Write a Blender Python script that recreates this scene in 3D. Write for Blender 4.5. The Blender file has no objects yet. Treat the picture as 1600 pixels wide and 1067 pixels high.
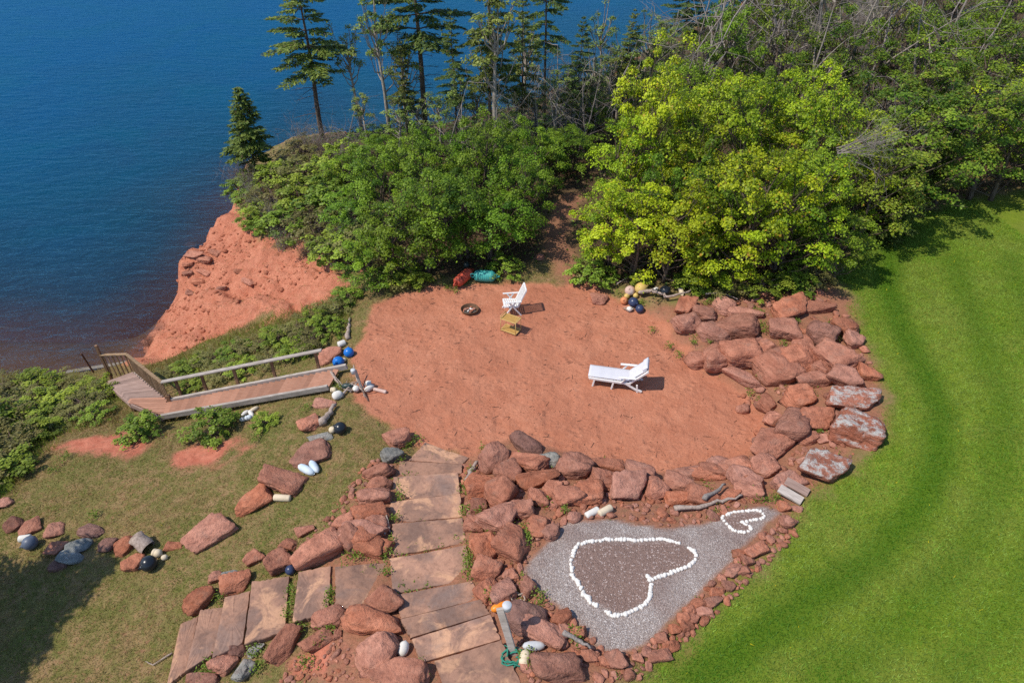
import bpy, bmesh, math, random
import numpy as np
from mathutils import Vector, Matrix, Quaternion, Euler
# ------------------------------------------------------------------ camera, sky, sun, exposure
random.seed(7); RNG = np.random.default_rng(7)
scene = bpy.context.scene
COL = scene.collection
CAM_H = 15.0; PITCH = math.radians(38.0); FPX = 1067.0      # drone height above the sand, tilt below the horizon, focal length in photo pixels
cd = bpy.data.cameras.new('camera'); cd.lens = 24.0; cd.sensor_width = 36.0; cd.clip_end = 9000
cam = bpy.data.objects.new('camera', cd); COL.objects.link(cam)
cam.location = (0, 0, CAM_H); cam.rotation_euler = (math.pi/2 - PITCH, 0, 0)
scene.camera = cam
SUN_EL = math.radians(55.0); SHADOW_AZ = math.radians(19.0)   # shadows run to the right and a little away
to_sun = Vector((-math.cos(SHADOW_AZ)*math.cos(SUN_EL), -math.sin(SHADOW_AZ)*math.cos(SUN_EL), math.sin(SUN_EL)))
world = bpy.data.worlds.new('World'); scene.world = world; world.use_nodes = True
wn = world.node_tree; wn.nodes.clear()
sky = wn.nodes.new('ShaderNodeTexSky'); sky.sky_type = 'NISHITA'; sky.sun_disc = False
sky.sun_elevation = SUN_EL; sky.sun_rotation = math.atan2(to_sun.x, to_sun.y) % (2*math.pi)
sky.air_density = 1.0; sky.dust_density = 0.2; sky.ozone_density = 2.5
bg = wn.nodes.new('ShaderNodeBackground'); bg.inputs['Strength'].default_value = 0.145
wo = wn.nodes.new('ShaderNodeOutputWorld')
wn.links.new(sky.outputs[0], bg.inputs[0]); wn.links.new(bg.outputs[0], wo.inputs[0])
sl = bpy.data.lights.new('sun', 'SUN'); sl.energy = 3.9; sl.angle = math.radians(0.53); sl.color = (1.0, 0.93, 0.82)
so = bpy.data.objects.new('sun', sl); COL.objects.link(so)
so.rotation_euler = to_sun.to_track_quat('Z', 'Y').to_euler()
scene.view_settings.view_transform = 'Standard'; scene.view_settings.look = 'None'
scene.view_settings.exposure = 0.15; scene.view_settings.gamma = 1.0; scene.view_settings.use_curve_mapping = False
scene.render.engine = 'CYCLES'
scene.cycles.max_bounces = 4; scene.cycles.diffuse_bounces = 2; scene.cycles.glossy_bounces = 2; scene.cycles.transmission_bounces = 3; scene.cycles.transparent_max_bounces = 6
scene.cycles.use_denoising = False
scene.cycles.caustics_reflective = False; scene.cycles.caustics_refractive = False

# ------------------------------------------------------------------ helpers: noise, projection, meshes
ST, CT = math.sin(PITCH), math.cos(PITCH)
def on_level(u, v, h):
    """point of the level z = h that the photograph shows at pixel (u, v)"""
    dx = (u-800)/FPX; dy = (v-533.5)/FPX
    t = (CAM_H-h)/(ST+dy*CT)
    return np.array((dx*t, t*(CT-dy*ST), h))
def to_px(p):
    p = np.atleast_2d(p); y = p[:, 1]; z = p[:, 2]-CAM_H
    depth = y*CT - z*ST; up = y*ST + z*CT
    return 800+FPX*p[:, 0]/depth, 533.5-FPX*up/depth, depth
_lat = np.random.default_rng(99).random((256, 256))
_lat3 = np.random.default_rng(98).random((64, 64, 64))
def vnoise(x, y):
    xi = np.floor(x).astype(int); yi = np.floor(y).astype(int); fx = x-xi; fy = y-yi
    fx = fx*fx*(3-2*fx); fy = fy*fy*(3-2*fy); a = xi & 255; b = yi & 255; c = (xi+1) & 255; d = (yi+1) & 255
    return (_lat[a, b]*(1-fx)+_lat[c, b]*fx)*(1-fy)+(_lat[a, d]*(1-fx)+_lat[c, d]*fx)*fy
def fbm(x, y, o=4):
    s = 0; a = .5; t = 0
    for i in range(o):
        s = s+a*vnoise(x*2**i+17.3*i, y*2**i+9.1*i); t += a; a *= .55
    return s/t-.5
def vnoise3(P):
    I = np.floor(P).astype(int); F = P-I; F = F*F*(3-2*F); a = I & 63; b = (I+1) & 63
    r = 0
    for i in (0, 1):
        for j in (0, 1):
            for k in (0, 1):
                w = (F[:, 0] if i else 1-F[:, 0])*(F[:, 1] if j else 1-F[:, 1])*(F[:, 2] if k else 1-F[:, 2])
                r = r+w*_lat3[(b if i else a)[:, 0], (b if j else a)[:, 1], (b if k else a)[:, 2]]
    return r
def fbm3(P, o=4):
    s = 0; a = .5; t = 0
    for i in range(o):
        s = s+a*vnoise3(P*2**i+13.7*i); t += a; a *= .55
    return s/t-.5
def sstep(a, b, x):
    t = np.clip((x-a)/(b-a), 0, 1); return t*t*(3-2*t)
def sdist(X, Y, poly):
    """signed distance to a polygon, positive inside"""
    poly = np.asarray(poly, float)[:, :2]; best = np.full(X.shape, 1e18); ins = np.zeros(X.shape, bool)
    n = len(poly)
    for i in range(n):
        a = poly[i]; b = poly[(i+1) % n]; d = b-a; L = d@d+1e-12
        t = np.clip(((X-a[0])*d[0]+(Y-a[1])*d[1])/L, 0, 1)
        best = np.minimum(best, (X-a[0]-t*d[0])**2+(Y-a[1]-t*d[1])**2)
        c = ((a[1] > Y) != (b[1] > Y))
        with np.errstate(divide='ignore', invalid='ignore'):
            xi = d[0]*(Y-a[1])/(d[1] if d[1] else 1e-12)+a[0]
        ins ^= c & (X < xi)
    r = np.sqrt(best); return np.where(ins, r, -r)
def linedist(X, Y, pts):
    pts = np.asarray(pts, float)[:, :2]; best = np.full(X.shape, 1e18)
    for a, b in zip(pts[:-1], pts[1:]):
        d = b-a; L = d@d+1e-12; t = np.clip(((X-a[0])*d[0]+(Y-a[1])*d[1])/L, 0, 1)
        best = np.minimum(best, (X-a[0]-t*d[0])**2+(Y-a[1]-t*d[1])**2)
    return np.sqrt(best)
def mesh_np(name, V, F, mat=None, smooth=False, cols=None):
    """mesh from arrays; F is (m, k); cols = {name: (n, 3)} point colours"""
    me = bpy.data.meshes.new(name); V = np.asarray(V, np.float32); F = np.asarray(F, np.int32); m, k = F.shape
    me.vertices.add(len(V)); me.vertices.foreach_set('co', V.ravel())
    me.loops.add(m*k); me.loops.foreach_set('vertex_index', F.ravel())
    me.polygons.add(m); me.polygons.foreach_set('loop_start', np.arange(0, m*k, k, dtype=np.int32))
    if smooth: me.polygons.foreach_set('use_smooth', np.ones(m, bool))
    for cn, c in (cols or {}).items():
        at = me.attributes.new(cn, 'FLOAT_COLOR', 'POINT')
        at.data.foreach_set('color', np.concatenate([c, np.ones((len(c), 1))], 1).astype(np.float32).ravel())
    me.update(calc_edges=True); me.validate()
    if mat: me.materials.append(mat)
    return me
def link(name, data, parent=None, label=None, cat=None, group=None, kind=None, loc=None):
    o = bpy.data.objects.new(name, data); COL.objects.link(o)
    if parent is not None: o.parent = parent
    if loc is not None: o.location = loc
    if label: o['label'] = label
    if cat: o['category'] = cat
    if group: o['group'] = group
    if kind: o['kind'] = kind
    return o
def thing(name, label, cat, loc=(0, 0, 0), rz=0.0, group=None):
    o = link(name, None, None, label, cat, group, None, loc); o.rotation_euler = (0, 0, rz); o.empty_display_size = .2
    return o
class MB:
    """collects boxes, beams, tubes and lathed shapes into one mesh"""
    def __init__(s): s.v = []; s.f = []; s.sm = []
    def add(s, vs, fs, sm=False):
        b = len(s.v); s.v += [tuple(map(float, q)) for q in vs]; s.f += [tuple(b+i for i in f) for f in fs]; s.sm += [sm]*len(fs); return s
    def box(s, c, d, rz=0.0):
        q = []
        for z in (-1, 1):
            for x, y in ((-1, -1), (1, -1), (1, 1), (-1, 1)):
                X = x*d[0]/2; Y = y*d[1]/2
                q.append((c[0]+X*math.cos(rz)-Y*math.sin(rz), c[1]+X*math.sin(rz)+Y*math.cos(rz), c[2]+z*d[2]/2))
        return s.add(q, [(3, 2, 1, 0), (4, 5, 6, 7), (0, 1, 5, 4), (1, 2, 6, 5), (2, 3, 7, 6), (3, 0, 4, 7)])
    def beam(s, a, b, w, h, up=(0, 0, 1)):
        a = Vector(a); b = Vector(b); d = (b-a).normalized(); up = Vector(up)
        if abs(d.dot(up)) > .98: up = Vector((0, 1, 0))
        x = d.cross(up).normalized(); u = x.cross(d).normalized(); q = []
        for p in (a, b):
            for i, j in ((-1, -1), (1, -1), (1, 1), (-1, 1)): q.append(p+x*(i*w/2)+u*(j*h/2))
        return s.add(q, [(0, 1, 2, 3), (7, 6, 5, 4), (1, 0, 4, 5), (2, 1, 5, 6), (3, 2, 6, 7), (0, 3, 7, 4)])
    def tube(s, pts, rad, n=6, cap=True):
        pts = [Vector(p) for p in pts]; m = len(pts); rad = rad if hasattr(rad, '__len__') else [rad]*m; q = []; x = None
        for i, p in enumerate(pts):
            d = (pts[min(i+1, m-1)]-pts[max(i-1, 0)]).normalized()
            if x is None: x = d.orthogonal().normalized()
            x = (x-d*x.dot(d)); x = x.normalized() if x.length > 1e-6 else d.orthogonal().normalized(); y = d.cross(x)
            for k in range(n):
                a = 2*math.pi*k/n; q.append(p+(x*math.cos(a)+y*math.sin(a))*rad[i])
        f = [(i*n+k, i*n+(k+1) % n, (i+1)*n+(k+1) % n, (i+1)*n+k) for i in range(m-1) for k in range(n)]
        if cap: f += [tuple(range(n-1, -1, -1)), tuple((m-1)*n+k for k in range(n))]
        return s.add(q, f, True)
    def lathe(s, prof, n=20, c=(0, 0, 0), axis='z'):
        q = []; m = len(prof)
        for r, z in prof:
            for k in range(n):
                a = 2*math.pi*k/n; X, Y = r*math.cos(a), r*math.sin(a)
                q.append((c[0]+X, c[1]+Y, c[2]+z) if axis == 'z' else (c[0]+z, c[1]+X, c[2]+Y))
        f = [(i*n+k, i*n+(k+1) % n, (i+1)*n+(k+1) % n, (i+1)*n+k) for i in range(m-1) for k in range(n)]
        return s.add(q, f, True)
    def torus(s, c, R, r, nx=(1, 0, 0), ny=(0, 1, 0), N=16, n=6):
        nx = Vector(nx); ny = Vector(ny); nz = nx.cross(ny); q = []
        for i in range(N):
            a = 2*math.pi*i/N; d = nx*math.cos(a)+ny*math.sin(a)
            for k in range(n):
                b = 2*math.pi*k/n; q.append(Vector(c)+d*(R+r*math.cos(b))+nz*(r*math.sin(b)))
        return s.add(q, [(i*n+k, i*n+(k+1) % n, ((i+1) % N)*n+(k+1) % n, ((i+1) % N)*n+k) for i in range(N) for k in range(n)], True)
    def mesh(s, name, mat, bevel=0):
        me = bpy.data.meshes.new(name); me.from_pydata(s.v, [], s.f); me.polygons.foreach_set('use_smooth', s.sm)
        bm = bmesh.new(); bm.from_mesh(me); bmesh.ops.recalc_face_normals(bm, faces=bm.faces)
        if bevel: bmesh.ops.bevel(bm, geom=list(bm.edges), offset=bevel, segments=1, affect='EDGES', clamp_overlap=True)
        bm.to_mesh(me); bm.free(); me.materials.append(mat); return me
    def build(s, name, mat, parent=None, bevel=0, **kw):
        return link(name, s.mesh(name, mat, bevel), parent, **kw)

# ------------------------------------------------------------------ node materials
class NM:
    def __init__(s, name):
        s.m = bpy.data.materials.new(name); s.m.use_nodes = True; s.t = s.m.node_tree; s.t.nodes.clear()
        s.out = s.n('ShaderNodeOutputMaterial'); s._co = None
    def n(s, t): return s.t.nodes.new(t)
    def l(s, a, b): s.t.links.new(a, b)
    def put(s, inp, v):
        if isinstance(v, bpy.types.NodeSocket): s.l(v, inp)
        elif isinstance(v, (tuple, list)) and len(v) == 3 and inp.type == 'RGBA': inp.default_value = (*v, 1)
        else: inp.default_value = v
    def coord(s, kind='Object', rnd=False):
        c = s.n('ShaderNodeTexCoord').outputs[kind]
        if rnd:
            oi = s.n('ShaderNodeObjectInfo'); a = s.n('ShaderNodeVectorMath'); a.operation = 'MULTIPLY_ADD'
            s.l(oi.outputs['Random'], a.inputs[0]); a.inputs[1].default_value = (37, 71, 53); s.l(c, a.inputs[2]); c = a.outputs[0]
        return c
    def world(s): return s.n('ShaderNodeNewGeometry').outputs['Position']
    def scale(s, co, v):
        a = s.n('ShaderNodeVectorMath'); a.operation = 'MULTIPLY'; s.l(co, a.inputs[0]); a.inputs[1].default_value = v; return a.outputs[0]
    def noise(s, co, sc, det=4, rough=.55, dist=0):
        a = s.n('ShaderNodeTexNoise'); s.l(co, a.inputs['Vector']); a.inputs['Scale'].default_value = sc; a.inputs['Detail'].default_value = det
        a.inputs['Roughness'].default_value = rough; a.inputs['Distortion'].default_value = dist; return a.outputs['Fac']
    def voro(s, co, sc, out='Distance', feat='F1', rand=1):
        a = s.n('ShaderNodeTexVoronoi'); a.feature = feat; s.l(co, a.inputs['Vector']); a.inputs['Scale'].default_value = sc
        a.inputs['Randomness'].default_value = rand; return a.outputs[out]
    def ramp(s, f, stops, interp='LINEAR'):
        a = s.n('ShaderNodeValToRGB'); a.color_ramp.interpolation = interp; e = a.color_ramp.elements
        while len(e) < len(stops): e.new(.5)
        for i, (p, c) in enumerate(stops):
            e[i].position = p; e[i].color = (c, c, c, 1) if not hasattr(c, '__len__') else (*c, 1)
        s.l(f, a.inputs[0]); return a.outputs[0]
    def math(s, op, a, b=0.0, c=None, clamp=False):
        x = s.n('ShaderNodeMath'); x.operation = op; x.use_clamp = clamp; s.put(x.inputs[0], a); s.put(x.inputs[1], b)
        if c is not None: s.put(x.inputs[2], c)
        return x.outputs[0]
    def mix(s, f, a, b, mode='MIX'):
        x = s.n('ShaderNodeMix'); x.data_type = 'RGBA'; x.blend_type = mode; s.put(x.inputs[0], f); s.put(x.inputs[6], a); s.put(x.inputs[7], b); return x.outputs[2]
    def attr(s, name):
        a = s.n('ShaderNodeAttribute'); a.attribute_name = name; return a
    def sep(s, c):
        a = s.n('ShaderNodeSeparateColor'); s.l(c, a.inputs[0]); return a.outputs
    def rnd(s): return s.n('ShaderNodeObjectInfo').outputs['Random']
    def bump(s, h, strength=.5, dist=.02, nrm=None):
        a = s.n('ShaderNodeBump'); a.inputs['Strength'].default_value = strength; a.inputs['Distance'].default_value = dist; s.put(a.inputs['Height'], h)
        if nrm is not None: s.l(nrm, a.inputs['Normal'])
        return a.outputs[0]
    def pbr(s, col, rough=.8, nrm=None, spec=.3, metal=0.0):
        p = s.n('ShaderNodeBsdfPrincipled'); s.put(p.inputs['Base Color'], col); s.put(p.inputs['Roughness'], rough); p.inputs['Specular IOR Level'].default_value = spec
        p.inputs['Metallic'].default_value = metal
        if nrm is not None: s.l(nrm, p.inputs['Normal'])
        return p.outputs[0]
    def done(s, sh): s.l(sh, s.out.inputs['Surface']); return s.m
def foliage_mat(name, trans=.35, rough=.5):
    """leaf colour comes from the mesh (each leaf has its own), varied a little from plant to plant"""
    m = NM(name); c = m.attr('col').outputs['Color']; r = m.rnd()
    hs = m.n('ShaderNodeHueSaturation'); m.l(c, hs.inputs['Color']); m.put(hs.inputs['Value'], m.math('MULTIPLY_ADD', r, .45, .8)); m.put(hs.inputs['Hue'], m.math('MULTIPLY_ADD', m.math('FRACT', m.math('MULTIPLY', r, 7.3)), .03, .485))
    c = hs.outputs[0]; p = m.pbr(c, rough, spec=.25)
    tr = m.n('ShaderNodeBsdfTranslucent'); m.l(m.mix(1, c, (1.0, 1.0, .55), 'MULTIPLY'), tr.inputs[0])
    x = m.n('ShaderNodeMixShader'); x.inputs[0].default_value = trans; m.l(p, x.inputs[1]); m.l(tr.outputs[0], x.inputs[2]); return m.done(x.outputs[0])
def simple_mat(name, col, rough=.6, var=.25, scale=8.0, spec=.35, bump=.0, metal=0.0, dirt=None, dirt_amt=.5):
    m = NM(name); co = m.coord('Object', True); n = m.noise(co, scale, 5)
    d = tuple(x*(1-var) for x in col); b = tuple(min(1, x*(1+var*.6)) for x in col)
    c = m.mix(m.ramp(n, [(.3, 0), (.7, 1)]), d, b)
    if dirt: c = m.mix(m.ramp(m.noise(co, scale*.6, 6, .65), [(1-dirt_amt-.08, 0), (1-dirt_amt+.12, 1)]), c, dirt)
    nr = m.bump(m.noise(co, scale*4, 4), bump, .01) if bump else None
    return m.done(m.pbr(c, m.math('MULTIPLY_ADD', n, .3, rough-.15), nr, spec, metal))
# ------------------------------------------------------------------ the lie of the land
SEA = -5.5
def poly_at(pts, h): return np.array([on_level(p[0], p[1], p[2] if len(p) > 2 else h)[:2] for p in pts])
SAND = poly_at([(566,520),(583,478),(625,458),(690,448),(740,447),(830,443),(930,448),(968,470),(1000,487),(1040,517),(1075,556),(1110,590),(1150,612),(1185,642),(1192,680),(1170,715),
                (1110,728),(1060,742),(1010,737),(980,727),(930,717),(880,706),(840,692),(800,686),(745,704),(700,712),(650,697),(600,657),(552,628),(560,592),(553,560)], 0)
GRAVEL = poly_at([(887,811),(956,802),(1010,815),(1058,820),(1100,815),(1130,802),(1190,787),(1220,799),(1175,844),(1130,886),(1088,934),(1049,973),(1010,1009),(968,1024),(938,1018),
                  (917,991),(890,964),(854,934),(824,904),(818,886),(830,865),(860,838)], 1.0)
_hz = [(345,300),(365,300),(390,290),(420,285),(460,283),(490,275),(522,278),(545,277),(570,277),(605,277),(640,283),(675,280),(720,275),(755,275),(785,275),(815,282),(840,288),(870,295),(920,322),(945,335),
       (960,360),(955,380),(940,400),(925,412),(900,425),(865,435),(830,448),(795,463),(765,470),(728,483),(705,468),(725,510),(720,535),(722,560),(715,585),(695,610),(670,630),(625,650),(592,663),(552,672),
       (520,672),(490,650),(440,620),(408,605),(396,580),(375,565),(370,550),(358,530),(348,510),(335,490),(322,478),(310,462),(310,440),(312,425),(306,405),(308,383),(318,362),(320,348),(325,335)]
_hs = [(1095,165),(1100,155),(1118,148),(1140,138),(1160,133),(1180,132),(1200,130),(1220,128),(1245,126),(1275,125),(1295,130),(1308,142),(1315,155),(1308,165),(1295,170),(1275,173),(1243,178),(1200,187),
       (1222,200),(1240,208),(1245,222),(1232,235),(1210,240),(1180,237),(1150,226),(1135,213),(1105,180)]
HEART_BIG = [(800+a/3.333, 760+b/3.333) for a, b in _hz]; HEART_SMALL = [(800+a/3.333, 760+b/3.333) for a, b in _hs]
HEART = poly_at(HEART_BIG, 1.0); HEART2 = poly_at(HEART_SMALL, 1.0)
LAWN = poly_at([(1322,432),(1342,470),(1350,520),(1375,570),(1393,620),(1388,680),(1330,742),(1262,782),(1247,830),(1190,890),(1112,962),(1030,1030),(985,1070),(960,1120),(1000,1400),
                (2600,1400),(2600,240),(1900,285),(1600,300),(1460,322),(1400,342),(1340,382),(1312,402)], 1.1)
COAST_PX = [(-400,560,-5.3),(-200,566,-5.3),(0,572,-5.3),(100,580,-5.3),(150,570,-5.3),(186,556,-5.3),(212,528,-5.2),(250,482,-4.6),(278,450,-4),(284,414,-3.2),(310,372,-2.9),(345,333,-2.5),(372,300,-2.2),(385,252,-2),
            (455,215,-1.8),(560,205,-1.5),(700,190,-1.2),(830,150,-1),(950,112,-.8),(1040,60,-.5),(1150,12,0),(1300,-60,0),(1700,-130,0)]
COAST = poly_at(COAST_PX, 0)
LAND = np.vstack([[(-140, COAST[0][1])], COAST, [(400, COAST[-1][1]+20), (400, -200), (-140, -200)]])
SLABS = [  # corner pixels of each step's top and its height, the flight down to the sand then the branch to the left
    ([(637,720),(664,691),(733,714),(723,725)], .03), ([(624,720),(723,725),(722,739),(620,745)], .12), ([(614,745),(716,738),(720,771),(610,784)], .26),
    ([(608,784),(720,771),(724,807),(611,818)], .40), ([(611,818),(724,808),(730,848),(614,869)], .54), ([(608,872),(730,852),(738,905),(613,927)], .66),
    ([(617,929),(739,907),(753,935),(625,967)], .80), ([(625,967),(753,935),(767,958),(640,997)], .94), ([(643,998),(767,958),(784,998),(656,1036)], 1.08), ([(678,1032),(784,999),(815,1066),(702,1098)], 1.22)]
SLABS_LEFT = [([(523,885),(606,877),(607,945),(523,952)], .56), ([(466,892),(517,882),(514,957),(456,973)], .44), ([(393,907),(452,899),(445,988),(381,1006)], .30), ([(351,932),(391,922),(379,1005),(330,1029)], .16),
              ([(312,951),(350,947),(334,1021),(289,1050)], .02), ([(282,974),(310,962),(291,1048),(259,1072)], -.12)]
CTRL = [(620,480,0),(700,470,0),(850,470,0),(950,500,0),(1080,600,0),(1150,660,0),(1050,720,0),(850,650,0),(700,600,0),(620,560,0),(650,660,0),(800,540,0),
        (900,830,.85),(1000,900,1.05),(960,1000,1.15),(1180,805,1.0),(1120,880,1.1),(850,770,.6),(1000,775,.5),(780,800,.55),(1120,775,.6),
        (1250,830,1.1),(1400,700,1.2),(1420,560,1.1),(1360,480,1.0),(1330,430,.8),(1500,800,1.4),(1590,600,1.5),(1580,400,1.2),(1450,340,.9),(1300,1000,1.4),(1550,1050,1.7),(1100,1060,1.35),(1800,700,1.8),(1900,400,1.5),(1900,1050,2.0),
        (1250,620,.65),(1200,540,.5),(1120,500,.55),(1280,700,.85),(1230,500,.8),
        (1000,440,.25),(700,430,.1),(860,400,.2),(900,330,.4),(1100,420,.6),(1250,440,.75),(1100,300,.6),(1400,250,1.0),(1580,250,1.2),(1500,100,1),(1300,100,.8),(1000,200,.3),(700,300,0),(600,420,-.1),(560,380,-.4),(500,340,-.9),(430,300,-1.5),(600,250,-.4),(800,220,0),
        (560,480,-.1),(530,520,-.25),(500,560,-.45),(400,560,-1.2),(300,590,-1.9),(540,612,0),
        (545,440,-.6),(480,420,-1.2),(480,470,-1.2),(400,400,-2.0),(330,380,-2.7),(300,430,-3.2),(350,480,-2.8),(250,520,-3.9),(230,560,-4.2),(290,480,-3.8),(380,330,-2.3),(330,530,-2.9),
        (340,664,-1.0),(230,664,-1.6),(130,620,-2.7),(60,600,-3.3),(165,592,-3.6),(0,592,-3.6),(100,578,-4.8),(0,574,-4.8),(280,640,-1.7),(200,575,-4.0),
        (600,720,.15),(520,720,0),(430,640,-.5),(310,830,-.4),(320,710,-.75),(450,830,0),(420,720,-.2),(330,900,-.2),(240,850,-.5),(150,1000,-.6),(0,1060,-.8),(100,850,-.9),(120,760,-1.1),(160,690,-1.4),(30,720,-1.8),(-150,800,-1.6),(-150,640,-3),(250,1062,-.3),
        (570,800,.5),(590,900,.6),(480,1040,.35),(560,1000,.7),(640,1060,1.1),(830,950,1.0),(860,1050,1.25),(780,880,.8),(400,1055,.05),(700,1250,1.5),(1200,1300,1.9),(100,1300,.2)]
for q, h in SLABS+SLABS_LEFT: CTRL.append((sum(p[0] for p in q)/4, sum(p[1] for p in q)/4, h-.13))
CTRL += [(u, v, max(h, -5.0)) for u, v, h in COAST_PX[1:]]
cp = np.array([on_level(*c) for c in CTRL])
def tps_fit(P, reg=.004):
    n = len(P); r = np.hypot(P[:, None, 0]-P[None, :, 0], P[:, None, 1]-P[None, :, 1]); K = np.where(r > 0, r*r*np.log(r+1e-9), 0)/100+np.eye(n)*reg
    A = np.zeros((n+3, n+3)); A[:n, :n] = K; A[:n, n] = 1; A[:n, n+1:] = P[:, :2]; A[n, :n] = 1; A[n+1:, :n] = P[:, :2].T
    return np.linalg.solve(A, np.concatenate([P[:, 2], [0, 0, 0]]))
tw = tps_fit(cp)
def tps(X, Y):
    out = tw[-3]+tw[-2]*X+tw[-1]*Y
    for (x, y, _), w in zip(cp, tw[:-3]):
        r2 = (X-x)**2+(Y-y)**2; out = out+w*.5*r2*np.log(r2+1e-12)/100
    return out
def axis(parts): return np.concatenate([np.arange(a, b, s) for a, b, s in parts])
GX = axis([(-120,-24,6),(-24,-14,.25),(-14,14,.1),(14,24,.25),(24,60,1.5),(60,400,30)])
GY = axis([(-150,-6,12),(-6,6,.6),(6,27,.1),(27,46,.25),(46,90,2),(90,300,20)])
XX, YY = np.meshgrid(GX, GY, indexing='ij')
sd_sand = sdist(XX, YY, SAND); sd_gravel = sdist(XX, YY, GRAVEL); sd_lawn = sdist(XX, YY, LAWN); sd_land = sdist(XX, YY, LAND)
Xc = np.clip(XX, -24, 26); Yc = np.clip(YY, 3, 62)
H = np.clip(tps(Xc, Yc), -5.2, 2.2)
wob = fbm(XX*.9, YY*.9, 4)
H = H+wob*.10*(1-sstep(-.6, .3, sd_lawn))
H = H*(1-sstep(-.5, .25, sd_sand))+sstep(-.5, .25, sd_sand)*(fbm(XX*.35, YY*.35, 3)*.10+.0)
H = H+(fbm(XX*2.6, YY*2.6, 3)*.05)*sstep(-.1, .3, sd_sand)                    # trodden sand
CLIFF = poly_at([(160,562,-5),(190,520,-4.6),(220,470,-4),(240,430,-3.6),(250,395,-3),(280,350,-2.8),(320,315,-2.5),(372,280,-2.2),(398,330,-2),(405,368,-1.8),(470,388,-1.2),(548,428,-.5),(530,462,-.6),(490,478,-.9),(430,492,-1.4),(370,498,-2),(310,520,-2.6),(270,548,-3.2),(222,580,-4)], 0)
sd_cliff = sdist(XX, YY, CLIFF)
cm = sstep(-.3, .5, sd_cliff)
acr = XX*.588+YY*.809; aln = -XX*.809+YY*.588; gul = np.abs(vnoise(acr*.85+fbm(XX*.5, YY*.5, 3)*1.6+20, aln*.16)-.5)*2; gul2 = np.abs(vnoise(acr*2.3+fbm(XX, YY, 3)*1.5+50, aln*.4)-.5)*2
H = H-cm*((1-gul)**3*.42+(1-gul2)**3*.14)
ridge = 1-np.abs(fbm(XX*.55+5, YY*.55, 4))*4
H = H+cm*(fbm(XX*.6, YY*.6, 5)*1.0+ridge*.16*(fbm(XX*.3, YY*.3, 2)+.5)+fbm(XX*2.4, YY*2.4, 4)*.26)
led = np.clip(fbm(XX*.45+11, YY*.45+3, 3)*3+.1, 0, 1)*cm*sstep(-6.5, -12, XX); H = H+led*(np.round(H/.28)*.28-H)*.75+led*(fbm(XX*3.5, YY*3.5, 3))*.35
beach = 1-sstep(-17.5, -15.0, XX); beach = beach*(1-sstep(27, 30, YY))
drop = np.maximum(0, -(sd_land+fbm(XX*.6, YY*.6, 4)*1.4*(1-beach)))
H = np.where(drop > 0, H-drop*(1.9*(1-beach)+.10*beach), H)
H = H-beach*(1-sstep(-.8, 2.2, sd_land))*.75
H = np.maximum(H, -9.0)
def bilin(A, x, y):
    i = np.clip(np.searchsorted(GX, x)-1, 0, len(GX)-2); j = np.clip(np.searchsorted(GY, y)-1, 0, len(GY)-2)
    a = (x-GX[i])/(GX[i+1]-GX[i]); b = (y-GY[j])/(GY[j+1]-GY[j])
    return A[i, j]*(1-a)*(1-b)+A[i+1, j]*a*(1-b)+A[i, j+1]*(1-a)*b+A[i+1, j+1]*a*b
def hz(x, y): return float(bilin(H, np.array([x]), np.array([y]))[0])
_T = np.arange(9, 90, .04)
def G(u, v):
    """the spot on the terrain that the photograph shows at pixel (u, v)"""
    dx = (u-800)/FPX; dy = (v-533.5)/FPX
    x = dx*_T; y = _T*(CT-dy*ST); z = CAM_H-_T*(ST+dy*CT)
    d = z-np.maximum(bilin(H, x, y), -9); k = int(np.argmax(d < 0)) if (d < 0).any() else len(_T)-1
    t = _T[k-1]+.04*d[k-1]/(d[k-1]-d[k]+1e-9) if k else _T[0]
    x = dx*t; y = t*(CT-dy*ST); return np.array((x, y, hz(x, y)))
def pxm(p): return float(to_px(np.asarray(p)[None])[2][0])/FPX          # metres per photo pixel there

# masks that say what the ground is made of
FOREST = poly_at([(392,300,-1.8),(400,350,-1.6),(440,385,-1.3),(500,400,-1),(560,425,-.4),(600,440,0),(660,436,.1),(800,428,.1),(850,400,.2),(890,405,.2),(930,436,.2),(1000,440,.3),(1100,448,.5),(1290,440,.8),(1320,400,.8),(1340,375,.9),(1460,312,.9),(1600,292,1.1),(1900,280,1.4),
                  (2600,230,1.5),(2600,-200,1),(1300,-100,0),(1040,50,-.5),(830,140,-1),(560,200,-1.5),(470,220,-1.8)], 0)
BANK = poly_at([(955,452),(1040,470),(1180,466),(1290,455),(1330,475),(1345,530),(1370,590),(1380,690),(1320,745),(1250,790),(1240,830),(1110,965),(980,1075),(950,1120),(560,1120),(430,1060),(470,980),(500,880),(545,790),(600,700),(650,690),(700,700)], .6)
sd_for = sdist(XX, YY, FOREST); sd_bank = sdist(XX, YY, BANK); sd_heart = np.maximum(sdist(XX, YY, HEART), sdist(XX, YY, HEART2))
PATCH = np.maximum.reduce([sdist(XX, YY, poly_at(q, -.8)) for q in (
    [(85,675,-1.3),(150,662,-1.3),(200,668,-1.3),(235,690,-1.2),(200,712,-1.1),(140,705,-1.2),(95,700,-1.3)], [(258,700),(300,688),(360,692),(386,712),(345,732),(290,738),(262,722)], [(500,1000,.4),(560,990,.5),(600,1067,.6),(440,1067,.2)])])
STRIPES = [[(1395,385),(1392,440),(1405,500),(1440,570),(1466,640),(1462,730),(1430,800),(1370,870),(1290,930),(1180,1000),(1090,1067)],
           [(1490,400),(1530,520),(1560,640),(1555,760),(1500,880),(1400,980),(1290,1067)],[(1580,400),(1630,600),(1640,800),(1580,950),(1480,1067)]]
w2 = fbm(XX*1.6+40, YY*1.6, 4)
m_sand = sstep(-.22, .12, sd_sand+w2*.7)
m_lawn = sstep(-.35, .35, sd_lawn+w2*.9)
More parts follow.
